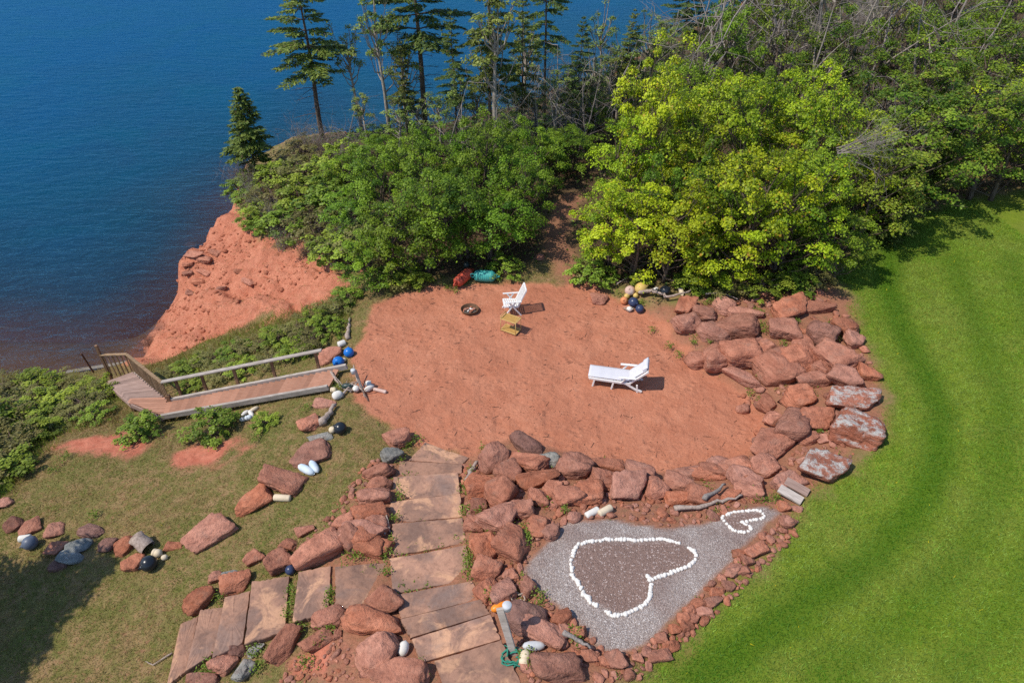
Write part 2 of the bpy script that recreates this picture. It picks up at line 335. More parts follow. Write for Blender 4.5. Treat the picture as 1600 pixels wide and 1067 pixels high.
m_gravel = sstep(-.06, .06, sd_gravel+w2*.2)
m_heart = sstep(-.03, .05, sd_heart+w2*.06)
m_cliff = sstep(-.35, .25, sd_cliff+w2*1.6)*(H > SEA-.6)
m_cliff = np.maximum(m_cliff, (drop > 0)*(1-beach)*1.0)
m_soil = np.maximum(sstep(-.3, .3, sd_bank+w2*1.2)*.85, sstep(-.25, .35, PATCH+w2*1.3))
m_forest = sstep(-.5, .5, sd_for+w2*1.2)
PATH = poly_at([(920,455,.1),(890,420,.2),(868,385,.2),(872,345,.3),(895,310,.4)], .2)
pd = 1-sstep(.3, 1.0, linedist(XX, YY, PATH)+w2*.5); m_forest = m_forest*(1-pd*.85); m_soil = np.maximum(m_soil, pd*.8)
m_wet = (1-sstep(-5.5, -5.0, H))*(1-sstep(45, 50, YY))
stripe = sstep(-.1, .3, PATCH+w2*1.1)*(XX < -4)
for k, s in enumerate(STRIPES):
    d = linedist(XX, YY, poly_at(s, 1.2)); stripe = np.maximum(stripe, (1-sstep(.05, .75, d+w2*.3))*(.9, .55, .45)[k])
# ground material: what lies where comes from the masks above
m = NM('ground'); P_ = m.world(); A = m.sep(m.attr('mA').outputs['Color']); B = m.sep(m.attr('mB').outputs['Color']); C = m.sep(m.attr('mC').outputs['Color'])
fine = m.noise(P_, 26, 5, .6); mid = m.noise(P_, 3.2, 5, .6); big = m.noise(P_, .7, 4); spk = m.voro(P_, 45, 'Color')
grassy = m.mix(m.ramp(mid, [(.35, 0), (.62, 1)]), (.31, .20, .10), (.15, .145, .04))
grassy = m.mix(m.ramp(big, [(.46, 0), (.66, .9)]), grassy, m.mix(fine, (.10, .115, .025), (.22, .19, .065)))
grassy = m.mix(m.ramp(m.noise(P_, 9, 4), [(.54, 0), (.68, .7)]), grassy, (.30, .15, .085))
soil = m.mix(m.ramp(mid, [(.3, 0), (.7, 1)]), (.29, .115, .072), (.44, .185, .12)); soil = m.mix(m.ramp(fine, [(.3, .6), (.55, 0)]), soil, (.16, .068, .045)); soil = m.mix(m.ramp(m.noise(P_, 6, 5, .7), [(.52, 0), (.66, .55)]), soil, (.20, .13, .075))
litter = m.mix(m.ramp(m.noise(P_, 12, 5), [(.35, 0), (.65, 1)]), (.045, .03, .018), (.13, .08, .045))
sand = m.mix(m.ramp(m.noise(P_, 1.1, 6, .65), [(.3, 0), (.7, 1)]), (.45, .165, .092), (.56, .235, .14)); sand = m.mix(m.ramp(m.noise(P_, 5.5, 5, .7), [(.55, 0), (.7, .5)]), sand, (.64, .31, .20)); sand = m.mix(m.ramp(m.noise(P_, .38, 4, .6, .5), [(.45, 0), (.66, .55)]), sand, (.40, .15, .086)); sand = m.mix(m.ramp(fine, [(.3, .45), (.55, 0)]), sand, (.27, .09, .05))
sand = m.mix(m.ramp(m.noise(P_, 11, 4, .7), [(.60, 0), (.68, .45)]), sand, (.30, .10, .055))
sand = m.mix(m.ramp(m.noise(m.scale(P_, (9, 30, 9)), 1.0, 3, .6, 1.2), [(.68, 0), (.74, .55)]), sand, (.20, .075, .045))
cliffc = m.mix(m.ramp(m.noise(m.scale(P_, (1, 1, 3.5)), 1.3, 6, .65), [(.3, 0), (.7, 1)]), (.47, .155, .088), (.66, .27, .165)); cliffc = m.mix(m.ramp(fine, [(.34, .8), (.5, 0)]), cliffc, (.22, .065, .038)); cliffc = m.mix(m.ramp(m.noise(P_, 4.5, 6, .7), [(.56, 0), (.68, .75)]), cliffc, (.62, .27, .17)); cliffc = m.mix(m.ramp(m.noise(P_, .55, 4, .6), [(.5, 0), (.68, .4)]), cliffc, (.42, .15, .09))
lawn = m.mix(m.ramp(mid, [(.3, 0), (.7, 1)]), (.13, .20, .014), (.20, .255, .024)); lawn = m.mix(m.ramp(big, [(.4, 0), (.65, .6)]), lawn, (.21, .225, .04))
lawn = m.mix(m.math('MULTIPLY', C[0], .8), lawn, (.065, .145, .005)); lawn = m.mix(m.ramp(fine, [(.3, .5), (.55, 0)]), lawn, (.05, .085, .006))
grav = m.mix(spk, (.25, .19, .165), (.48, .405, .37)); grav = m.mix(m.ramp(m.sep(m.voro(P_, 60, 'Color'))[0], [(.8, 0), (.88, .8)]), grav, (.75, .68, .64))
grav = m.mix(m.ramp(big, [(.42, 0), (.6, .7)]), grav, m.mix(spk, (.17, .105, .085), (.38, .28, .25)))
heartc = m.mix(spk, (.20, .125, .10), (.34, .23, .195)); heartc = m.mix(m.ramp(m.sep(m.voro(P_, 38, 'Color'))[0], [(.90, 0), (.94, .8)]), heartc, (.62, .5, .46))
c = grassy
c = m.mix(m.math('MULTIPLY', B[2], 1.0), m.mix(C[2], m.mix(A[2], c, soil), litter), cliffc)
c = m.mix(m.math('MULTIPLY', C[0], m.ramp(m.noise(P_, 5, 5, .7), [(.3, .45), (.5, 1)])), c, m.mix(m.ramp(mid, [(.35, 0), (.65, 1)]), (.42, .125, .075), (.56, .20, .125)))
c = m.mix(A[1], c, lawn); c = m.mix(A[0], c, sand); c = m.mix(B[0], c, grav); c = m.mix(B[1], c, heartc)
c = m.mix(m.math('MULTIPLY', C[1], .8), c, m.mix(mid, (.12, .06, .045), (.22, .105, .075)))
sm_ = m.n('ShaderNodeTexVoronoi'); sm_.feature = 'SMOOTH_F1'; m.l(m.scale(P_, (1, 1.5, 1)), sm_.inputs['Vector']); sm_.inputs['Scale'].default_value = 2.6; sm_.inputs['Smoothness'].default_value = .4
foot = m.math('MULTIPLY', m.math('MULTIPLY', m.ramp(sm_.outputs['Distance'], [(.08, 0), (.34, 1)]), m.ramp(m.noise(P_, .9, 3), [(.4, 0), (.58, 1)])), A[0])
sbump = m.math('ADD', m.math('ADD', m.math('MULTIPLY', foot, 1.6), m.math('MULTIPLY', m.noise(P_, 7, 5, .7), 1.5)), m.math('MULTIPLY', m.noise(m.scale(P_, (5, 14, 5)), 1.1, 4, .6, .8), .8))
gb = m.math('MULTIPLY', m.voro(P_, 45), m.math('MULTIPLY', B[0], .8))
cb = m.math('MULTIPLY', m.math('MULTIPLY', m.noise(P_, 5, 6, .7), B[2]), 3.0)
m_ground = m.done(m.pbr(c, .92, m.bump(m.math('ADD', m.math('ADD', sbump, gb), m.math('ADD', cb, m.math('MULTIPLY', fine, .5))), .9, .035), .15))
VID = np.arange(XX.size).reshape(XX.shape)
QF = np.stack([VID[:-1, :-1], VID[1:, :-1], VID[1:, 1:], VID[:-1, 1:]], -1).reshape(-1, 4)
VV = np.stack([XX, YY, H], -1).reshape(-1, 3)
def at(M): return M.reshape(-1)[QF].mean(1)
CAt = {'mA': np.stack([m_sand, m_lawn, m_soil], -1).reshape(-1, 3), 'mB': np.stack([m_gravel, m_heart, m_cliff], -1).reshape(-1, 3), 'mC': np.stack([stripe, m_wet, m_forest], -1).reshape(-1, 3)}
cls = np.zeros(len(QF), int)
cls[at(m_cliff) > .5] = 1; cls[at(m_lawn) > .5] = 2; cls[at(m_sand) > .5] = 3; cls[at(m_gravel) > .5] = 4; cls[(at(m_forest) > .5) & (cls == 0)] = 5
cls[(at(H) < SEA-.02)] = 6
for k, nm in enumerate(('ground', 'cliff', 'lawn', 'sand', 'gravel_bed', 'forest_floor', 'seabed')):
    q = QF[cls == k]; ids, inv = np.unique(q, return_inverse=True)
    link(nm, mesh_np(nm, VV[ids], inv.reshape(-1, 4), m_ground, True, {a: v[ids] for a, v in CAt.items()}), kind='structure')

# ------------------------------------------------------------------ the sea
sx = axis([(-4000,-200,400),(-200,-60,10),(-60,40,.8),(40,400,15),(400,4001,400)]); sy = axis([(-300,0,20),(0,80,.8),(80,300,10),(300,6001,400)])
SX, SY = np.meshgrid(sx, sy, indexing='ij'); depth = np.where((SX > -24) & (SX < 60) & (SY > -6) & (SY < 88), np.clip(SEA-bilin(H, np.clip(SX, -119, 390), np.clip(SY, -140, 290)), 0, 4), 4)
off = np.clip(-sdist(SX, SY, LAND), 0, 60)
dep = np.where(sdist(SX, SY, LAND) > 2, 4.0, np.clip(off*.10*(1+fbm(SX*.12, SY*.12, 3)*.9), 0, 4))
sid = np.arange(SX.size).reshape(SX.shape); sf = np.stack([sid[:-1, :-1], sid[1:, :-1], sid[1:, 1:], sid[:-1, 1:]], -1).reshape(-1, 4)
m = NM('sea_water'); P_ = m.world(); d = m.sep(m.attr('depth').outputs['Color'])[0]
fac = m.math('SUBTRACT', 1.0, m.math('POWER', 2.718, m.math('MULTIPLY', d, -5.0)), clamp=True)     # light lost on the way to the bottom
body = m.mix(m.math('POWER', d, .8), m.mix(m.ramp(d, [(.0, 0), (.16, 1)]), (.085, .060, .052), (.012, .050, .070)), (.0008, .056, .145))
body = m.mix(m.math('MULTIPLY', m.ramp(m.noise(P_, .13, 4, .6, .6), [(.4, 0), (.68, 1)]), .55), body, (.0008, .068, .110))
wv = m.n('ShaderNodeMapping'); wv.inputs['Rotation'].default_value = (0, 0, math.radians(28)); wv.inputs['Scale'].default_value = (.55, 1.5, 1); m.l(P_, wv.inputs['Vector'])
h1 = m.noise(wv.outputs[0], 1.0, 5, .62, .4); h2 = m.noise(wv.outputs[0], 3.0, 4, .6); nr = m.bump(m.math('ADD', h1, m.math('MULTIPLY', h2, .35)), .75, .26)
df = m.n('ShaderNodeBsdfDiffuse'); m.l(body, df.inputs[0]); m.l(nr, df.inputs['Normal'])
tr = m.n('ShaderNodeBsdfTransparent'); tr.inputs[0].default_value = (.80, .80, .76, 1)
mx = m.n('ShaderNodeMixShader'); m.l(fac, mx.inputs[0]); m.l(tr.outputs[0], mx.inputs[1]); m.l(df.outputs[0], mx.inputs[2])
gl = m.n('ShaderNodeBsdfGlossy'); gl.inputs['Roughness'].default_value = .22; gl.inputs[0].default_value = (.12, .36, .66, 1); m.l(nr, gl.inputs['Normal'])
fr = m.n('ShaderNodeFresnel'); fr.inputs[0].default_value = 1.27; m.l(nr, fr.inputs['Normal'])
m2 = m.n('ShaderNodeMixShader'); m.l(fr.outputs[0], m2.inputs[0]); m.l(mx.outputs[0], m2.inputs[1]); m.l(gl.outputs[0], m2.inputs[2])
m_sea = m.done(m2.outputs[0])
link('sea', mesh_np('sea', np.stack([SX, SY, np.full_like(SX, SEA)], -1).reshape(-1, 3), sf, m_sea, True, {'depth': np.repeat((dep/4).reshape(-1, 1), 3, 1)}), kind='structure')
# ------------------------------------------------------------------ plants
def unit(a): return a/(np.linalg.norm(a, axis=-1, keepdims=True)+1e-9)
def leaves(C, N, S, col, aspect=.75, r=RNG):
    """one folded kite-shaped leaf at each centre"""
    n = len(C); N = unit(N); t = unit(np.cross(N, unit(r.normal(size=(n, 3))))); b = np.cross(N, t); S = S[:, None]
    v = np.stack([C-t*S*.5, C+b*S*.5*aspect-N*S*.12, C+t*S*.5-N*S*.1, C-b*S*.5*aspect-N*S*.12], 1).reshape(-1, 3)
    return v, np.arange(4*n).reshape(n, 4), np.repeat(col, 4, 0)
def leafcol(n, dark, light, clump=None, r=RNG, odd=None, podd=0):
    f = np.clip(r.normal(.5, .28, n)+(0 if clump is None else clump), 0, 1)[:, None]
    c = np.array(dark)*(1-f)+np.array(light)*f
    if odd is not None:
        k = r.random(n) < podd; c[k] = np.array(odd)*(.7+.6*r.random((k.sum(), 1)))
    return c
PAL = {'maple': ((.12, .205, .007), (.46, .57, .020)), 'alder': ((.055, .12, .008), (.25, .38, .025)), 'ash': ((.065, .13, .01), (.27, .36, .03)),
       'shrub': ((.11, .17, .016), (.31, .40, .045)), 'dull': ((.15, .14, .04), (.29, .27, .085)), 'spruce': ((.04, .085, .02), (.16, .22, .045)), 'birch': ((.11, .17, .03), (.30, .36, .08)), 'pine': ((.06, .10, .016), (.21, .24, .045))}
def broadleaf(seed, Ht, R, pal, nclump, nleaf, size, base=.18, flat=.55, stems=1, odd=None, podd=0, thin=1.0):
    r = np.random.default_rng(seed); tk = MB(); V = []; F = []; CC = []; nb = 0
    zc = Ht*(base+1)/2; rz = Ht*(1-base)/2
    d = unit(r.normal(size=(nclump*3, 3))); d[:, 2] = np.where(d[:, 2] < -.55, -d[:, 2], d[:, 2])
    rad = .55+.5*r.random(nclump*3)**.6; lump = 1+fbm3(d*1.9+seed*3.1, 3)*1.95
    cen = d*(rad*lump)[:, None]*np.array((R, R, rz))+np.array((0, 0, zc)); keep = []
    for i in range(len(cen)):                                     # spread the clumps so gaps stay between them
        if len(keep) >= nclump: break
        if cen[i, 2] < .12*Ht: continue
        if all(np.linalg.norm(cen[i]-cen[k]) > R*.36 for k in keep): keep.append(i)
    cen = cen[keep]
    tips = [(np.array((r.normal(0, .12*R), r.normal(0, .12*R), 0)), np.array((r.normal(0, .2*R), r.normal(0, .2*R), Ht*.78))) for _ in range(stems)]
    r0 = .016*Ht+.02
    for b_, t_ in tips:
        mid_ = b_*.5+t_*.5+r.normal(0, .06*R, 3); tk.tube([b_-np.array((0, 0, .15)), b_*.8+mid_*.2, mid_, t_], [r0*1.25, r0, r0*.7, r0*.2], 7)
    for c in cen:
        b_, t_ = tips[r.integers(stems)]; f = np.clip((c[2]-.75*math.hypot(c[0], c[1])-.05*Ht)/(Ht*.78), .06, .93)*r.uniform(.85, 1.0); p = b_+(t_-b_)*f
        m1 = p*.45+c*.55+np.array((0, 0, -.05*Ht))+r.normal(0, .05*R, 3); tk.tube([p, m1, c], [r0*.38, r0*.22, r0*.07], 4, False)
        for _ in range(3):
            e = c+r.normal(0, R*.16, 3); tk.tube([m1*.4+c*.6, e], [r0*.12, r0*.05], 3, False)
    for _ in range(14):
        c = cen[r.integers(len(cen))]; e = c+unit(c-np.array((0, 0, zc*.6)))*R*r.uniform(.15, .4)+r.normal(0, .08*R, 3); tk.tube([c, (c+e)/2+r.normal(0, .04*R, 3), e], [r0*.10, r0*.07, r0*.03], 3, False)
    per = int(nleaf/len(cen)); cl = r.normal(0, .26, len(cen))
    for i, c in enumerate(cen):
        n = int(per*r.uniform(.5, 1.5)); rc = R*r.uniform(.17, .33)
        q = unit(r.normal(size=(n, 3)))*(r.random((n, 1))**.5)*rc*np.array((1.3, .85, flat*r.uniform(.65, 1.0))); q[:, 2] -= (q[:, 0]**2+q[:, 1]**2)/rc*.28; az = math.atan2(c[1], c[0])+r.normal(0, .5); q = np.stack([q[:, 0]*math.cos(az)-q[:, 1]*math.sin(az), q[:, 0]*math.sin(az)+q[:, 1]*math.cos(az), q[:, 2]], 1); stray = r.random(n) < .04; q[stray] *= 1.6
        nr_ = r.normal(0, .36, (n, 3))+np.array((0, 0, .9))+unit(q)*.35+unit(c-np.array((0, 0, zc)))*.3
        S = size*r.uniform(.45, 1.5, n); up = np.clip((c[2]-zc)/rz, -1, 1)*.12
        v, f, k = leaves(c+q, nr_, S, leafcol(n, *PAL[pal], cl[i]+up*0, r, odd, podd), .8, r); V.append(v); F.append(f+nb); CC.append(k); nb += len(v)
    return tk, np.concatenate(V), np.concatenate(F), np.concatenate(CC)
def spruce(seed, Ht, R, pal='spruce', bare=.3, dens=1.0, ragged=.35, tier=.42, flat=False):
    r = np.random.default_rng(seed); tk = MB(); P = []; N = []; S = []
    lean = r.normal(0, .02, 2)*Ht
    def trunk(z): f = z/Ht; return np.array((lean[0]*f*f+.05*math.sin(z*.9+seed), lean[1]*f*f+.05*math.cos(z*.7+seed), z))
    r0 = .014*Ht+.015; zs = np.linspace(-.2, Ht, 9); tk.tube([trunk(z) for z in zs], [max(.008, r0*(1-max(0, z)/Ht*.95)) for z in zs], 7)
    z = bare*Ht*.45
    while z < Ht*.985:
        f = (z-bare*Ht)/(Ht*(1-bare)); nb_ = r.integers(3, 6); a0 = r.random()*6.28
        for k in range(nb_):
            a = a0+6.283*k/nb_+r.normal(0, .3); live = f > 0
            L = R*(max(.07, (1-max(f, 0))**.75)*min(1, .62+max(f, 0)*1.6))*r.uniform(1-ragged, 1+ragged*.55) if live else R*r.uniform(.15, .6)
            o = trunk(z); dr = np.array((math.cos(a), math.sin(a), 0)); rise = (.1+.5*max(f, 0)**2) if not flat else .06
            t = np.linspace(0, 1, 6); pts = [o+dr*L*q+np.array((0, 0, L*(rise*q-.34*q*q+.13*q**3))) for q in t]
            tk.tube(pts, [.028*(1-q)*max(.5, L/2)+.006 for q in t], 3, False)
            if not live:
                for _ in range(3):
                    q = r.uniform(.3, 1); p = pts[int(q*5)]; e = p+(dr*.4+r.normal(0, .35, 3))*L*.35; tk.tube([p, e], [.008, .004], 3, False)
                continue
            side = np.array((-dr[1], dr[0], 0)); n = max(5, int(L/.095*dens))
            for i in range(n):
                q = .16+.84*(i+r.random())/n; p = o+dr*L*q+np.array((0, 0, L*(rise*q-.34*q*q+.13*q**3)))
                tl = L*.46*(1-q*.70)*r.uniform(.6, 1.2)+.06
                for s_ in (-1, 1):
                    dd = unit(dr*.75+side*s_*r.uniform(.6, 1.1)+np.array((0, 0, -.12))); nn = max(3, int(tl/.06))
                    for j in range(nn):
                        P.append(p+dd*tl*(j+.5)/nn+r.normal(0, .022, 3)); N.append((dd, s_)); S.append(.17*r.uniform(.75, 1.3))
        z += tier*r.uniform(.55, 1.15)*(1-.45*max(f, 0))
    P = np.array(P); n = len(P); D = np.array([q[0] for q in N])+r.normal(0, .28, (n, 3)); D = unit(D); S = np.array(S)[:, None]
    U = unit(np.array((0, 0, 1))+r.normal(0, .38, (n, 3))); B = unit(np.cross(D, U))
    v = np.stack([P-D*S*.6, P+B*S*.22, P+D*S*.75-np.array((0, 0, .015)), P-B*S*.22], 1).reshape(-1, 3)
    return tk, v, np.arange(4*n).reshape(n, 4), np.repeat(leafcol(n, *PAL[pal], None, r, (.12, .085, .04), .03), 4, 0)
def deadwood(seed, Ht, spread, n=40, lean=0.0, r0=.03, fork=2):
    r = np.random.default_rng(seed); tk = MB()
    def grow(p, d, L, rad, lev):
        pts = [p]; q = p.copy(); dd = d.copy()
        for i in range(4):
            dd = unit(dd+r.normal(0, .16, 3)+np.array((0, 0, -.03*lev))); q = q+dd*L/4; pts.append(q.copy())
        tk.tube(pts, [rad, rad*.8, rad*.6, rad*.42, rad*.2], 4 if lev == 0 else 3, False)
        if lev < fork:
            for i in range(r.integers(3, 7)):
                k = r.integers(1, 5); e = unit(dd*.5+unit(r.normal(size=3))*.8); grow(pts[k], e, L*r.uniform(.3, .6), rad*.42, lev+1)
    for i in range(n):
        a = r.random()*6.283; tilt = r.uniform(0, spread); d = unit(np.array((math.cos(a)*tilt+lean, math.sin(a)*tilt, 1.0)))
        grow(np.array((r.normal(0, .18*spread), r.normal(0, .18*spread), -.05)), d, Ht*r.uniform(.5, 1), r0*r.uniform(.6, 1.2), 0)
    return tk
def bark(name, a, b, sc=6):
    m = NM(name); co = m.coord('Object', True); n = m.noise(m.scale(co, (4, 4, 1)), sc, 5, .65); c = m.mix(m.ramp(n, [(.3, 0), (.7, 1)]), a, b)
    return m.done(m.pbr(c, .9, m.bump(n, .6, .02), .15))
M_BARK = bark('bark', (.06, .042, .032), (.20, .15, .115)); M_PALE = bark('pale_bark', (.16, .13, .10), (.46, .40, .34)); M_GREY = bark('grey_twig', (.15, .125, .11), (.38, .33, .30)); M_BROWN = bark('brown_twig', (.09, .06, .048), (.24, .17, .14))
M_LEAF = foliage_mat('leaf', .26); M_NEEDLE = foliage_mat('needle', .18, .6); M_GRASS = foliage_mat('grass_blade', .3, .6)
PROTO = {}
def proto(key, parts, barkm, leafm, tname='trunk', cname='crown'):
    tk, v, f, k = parts; PROTO[key] = [(tname, tk.mesh(key+'_'+tname, barkm)), (cname, mesh_np(key+'_'+cname, v, f, leafm, False, {'col': k}))]
for i in range(5): proto(f'maple{i}', broadleaf(100+i, 5.5, 2.2, 'maple', 44, 11000, .112, .10, .5, 1+i % 2, (.42, .28, .03), .03), M_BARK, M_LEAF)
for i in range(5): proto(f'alder{i}', broadleaf(200+i, 4.5, 1.8, 'alder', 40, 9000, .094, .07, .6, 3), M_BARK, M_LEAF)
for i in range(4): proto(f'ash{i}', broadleaf(300+i, 6.0, 2.2, 'ash', 40, 8000, .11, .12, .55, 2, (.22, .19, .03), .06), M_BARK, M_LEAF)
for i in range(4): proto(f'shrub{i}', broadleaf(400+i, 1.3, .8, 'shrub', 30, 3000, .085, .02, .7, 5), M_BROWN, M_LEAF, 'stem', 'foliage')
for i in range(3): proto(f'dull{i}', broadleaf(450+i, 1.2, .85, 'dull', 34, 2600, .065, .0, .7, 6), M_BROWN, M_LEAF, 'stem', 'foliage')
for i in range(4): proto(f'spruce{i}', spruce(500+i, 10, 2.6, 'pine' if i % 2 == 0 else 'spruce', (.36, .42, .30, .40)[i], .9, .5, .62), M_BARK, M_NEEDLE)
proto('young_spruce0', spruce(551, 4.8, 1.6, 'pine', .10, 1.2, .45, .30), M_BARK, M_NEEDLE)
proto('young_spruce1', spruce(552, 3.2, 1.3, 'pine', .06, 1.4, .25, .26, True), M_BARK, M_NEEDLE)
for i in range(3): proto(f'birch{i}', broadleaf(600+i, 6.5, .95, 'birch', 22, 1500, .10, .45, .8, 1), M_PALE, M_LEAF)
DEAD = {'snag0': deadwood(700, 6, .08, 1, .02, .10, 2).mesh('snag', M_GREY), 'snag1': deadwood(701, 5, .12, 1, -.05, .085, 3).mesh('snag', M_GREY), 'snag2': deadwood(702, 5.5, .1, 2, .12, .07, 3).mesh('snag', M_PALE),
        'brush0': deadwood(710, 1.9, .7, 26, 0, .016, 2).mesh('brush', M_GREY), 'brush1': deadwood(711, 1.6, .9, 30, 0, .014, 2).mesh('brush', M_BROWN), 'brush2': deadwood(712, 2.3, .55, 22, .2, .018, 2).mesh('brush', M_GREY)}
def plant(key, name, u, v, Ht, R, h0, r0, label, cat, group, rz=None, pos=None):
    p = G(u, v) if pos is None else pos
    o = thing(name, label, cat, tuple(p), random.random()*6.28 if rz is None else rz, group); o.scale = (R/r0, R/r0, Ht/h0)
    for nm, me in PROTO[key]: link(nm, me, o)
    return o
def dead(key, name, u, v, s, label, cat, group, rot=None, sz=1.0):
    p = G(u, v); o = link(name, DEAD[key], None, label, cat, group, None, tuple(p)); o.scale = (s, s, s*sz)
    o.rotation_euler = rot or (0, 0, random.random()*6.28); return o
ORD = ['leftmost']+[w+' from the left' for w in 'second third fourth fifth sixth seventh eighth ninth tenth eleventh twelfth thirteenth fourteenth fifteenth sixteenth seventeenth eighteenth nineteenth twentieth 21st 22nd 23rd 24th 25th 26th 27th 28th 29th 30th 31st 32nd 33rd 34th 35th'.split()]
def row(spots, what):
    rank = {k: i for i, k in enumerate(sorted(range(len(spots)), key=lambda k: spots[k][0]))}; n = len(spots)
    return [(q, what % ('rightmost' if rank[k] == n-1 else ORD[rank[k]])) for k, q in enumerate(spots)]
# the broadleaved wood
_np = [0]
def NP(): _np[0] += 1; return (_np[0]*3) % 5
for lst, lab in (([(577,446,2.2,1.1),(622,434,3.3,1.3),(672,418,3.8,1.4),(722,404,4.2,1.4),(775,404,3.4,1.3),(812,378,3.9,1.2)], 'alder, %s in the front row behind the red and teal buoys'),
                 ([(560,372,2.6,1.2),(605,362,3.8,1.25),(655,352,4.2,1.3),(705,350,3.2,1.25),(755,342,4.2,1.3),(800,338,3.4,1.2),(838,302,3.4,1.2)], 'alder, %s in the middle row left of the path'),
                 ([(545,302,2.4,1.1),(585,292,3.0,1.15),(635,290,2.2,1.15),(685,284,2.9,1.2),(740,280,2.2,1.15),(790,276,2.9,1.15),(845,262,2.3,1.15)], 'alder, %s in the back row below the tall spruces')):
    for i, ((u, v, h, R), lb) in enumerate(row(lst, lab)): plant(f'alder{NP()}', 'alder_tree', u, v, h*random.uniform(.9, 1.1), R, 4.5, 1.8, lb, 'tree', 'alders left of the path')
for i, ((u, v, h, R), lb) in enumerate(row([(895,268,2.4,1.3),(925,218,2.0,1.3),(965,185,2.2,1.4),(1010,155,2.4,1.6),(905,180,1.3,1.1),(862,212,1.3,1.1),(800,228,1.5,1.2),(732,232,1.3,1.1),(652,236,1.3,1.2),(602,240,1.6,1.2)], 'low alder, %s along the shore by the spruce trunks')):
    plant(f'alder{(i+2) % 5}', 'alder_tree', u, v, h, R, 4.5, 1.8, lb, 'tree', 'low alders by the shore')
for lst, lab in (([(945,424,3.0,1.1),(990,436,3.7,1.5),(1050,440,4.5,1.5),(1105,446,3.2,1.3),(1150,438,5.0,1.7),(1215,440,3.9,1.5)], 'maple, %s in the front row above the boulder wall'),
                 ([(965,362,4.4,1.3),(1010,345,6.6,1.5),(1075,362,4.0,1.4),(1125,345,6.2,1.6),(1190,356,4.4,1.5),(1250,350,5.6,1.5)], 'maple, %s in the middle row of the thicket'),
                 ([(1000,285,5.6,1.4),(1058,290,3.8,1.3),(1112,275,6.0,1.5),(1175,280,4.4,1.5),(1240,285,5.8,1.5)], 'maple, %s in the back row of the thicket')):
    for i, ((u, v, h, R), lb) in enumerate(row(lst, lab)): plant(f'maple{NP()}', 'maple_tree', u, v, h*random.uniform(.85, 1.12), R, 5.5, 2.2, lb, 'tree', 'yellow-green maples')
for (u, v, h, R), lb in row([(1030,395,3.6,1.1),(1100,400,4.2,1.1),(1180,405,3.8,1.2),(1235,390,4.4,1.2),(1060,312,5.0,1.2),(1155,310,5.4,1.2)], 'darker green alder, %s of those growing among the maples'): plant(f'alder{NP()}', 'alder_tree', u, v, h, R, 4.5, 1.8, lb, 'tree', 'dark alders among the maples')
plant('alder1', 'alder_tree', 1285, 436, 2.8, 1.3, 4.5, 1.8, 'round dark green bush tree at the corner of the lawn above the boulders', 'tree', None)
plant('maple2', 'maple_tree', 1310, 360, 4.3, 1.7, 5.5, 2.2, 'maple hanging over the corner of the lawn, right end of the thicket', 'tree', None)
plant('maple4', 'maple_tree', 1585, 262, 5.2, 2.0, 5.5, 2.2, 'bright maple at the far right edge of the wood above the shaded lawn', 'tree', None)
for lst, lab in (([(1350,382,4.0,1.7),(1402,340,5.4,2.1),(1460,318,5.2,2.1),(1528,308,4.8,2.0),(1625,306,5.4,2.2),(1720,306,6,2.4)], 'ash, %s in the front row along the shaded lawn edge'), ([(1345,265,5.4,1.9),(1410,240,5.4,1.9),(1490,232,5.5,2.1),(1560,222,5.4,2.1),(1640,215,5.4,2.2)], 'ash, %s in the second row behind the lawn shadow')):
    for i, ((u, v, h, R), lb) in enumerate(row(lst, lab)): plant(f'ash{NP() % 4}', 'ash_tree', u, v, h*random.uniform(.88, 1.1), R, 6.0, 2.2, lb, 'tree', 'ashes above the lawn')
for lst, lab in (([(1060,200,4.6,1.5),(1120,190,5.4,1.6),(1200,188,5.8,1.7),(1290,190,6.0,1.8),(1370,175,6.0,1.8),(1450,165,6.4,2.0),(1530,155,6.6,2.0),(1610,150,6.6,2.1)], 'tree, %s in the third row of the upper right wood'), ([(1098,128,5.2,1.4),(1150,120,6.4,1.5),(1205,112,6.6,1.6),(1280,108,6.6,1.7),(1370,100,7,1.8),(1460,90,7.4,2.0),(1550,80,7.6,2.1),(1630,75,7.6,2.1)], 'tree, %s in the fourth row of the upper right wood'),
                 ([(1132,72,6.0,1.4),(1190,60,7.0,1.5),(1250,50,7.2,1.7),(1350,40,7.4,1.9),(1450,28,8.2,2.2),(1550,15,8.4,2.3),(1640,10,8.4,2.3)], 'tree, %s in the last row of the upper right wood')):
    for i, ((u, v, h, R), lb) in enumerate(row(lst, lab)): k = NP(); plant(f'ash{k % 4}' if k % 3 else f'alder{k}', 'ash_tree', u, v, h*random.uniform(.85, 1.12), R, 6.0 if k % 3 else 4.5, 2.2 if k % 3 else 1.8, lb, 'tree', 'trees deep in the wood')
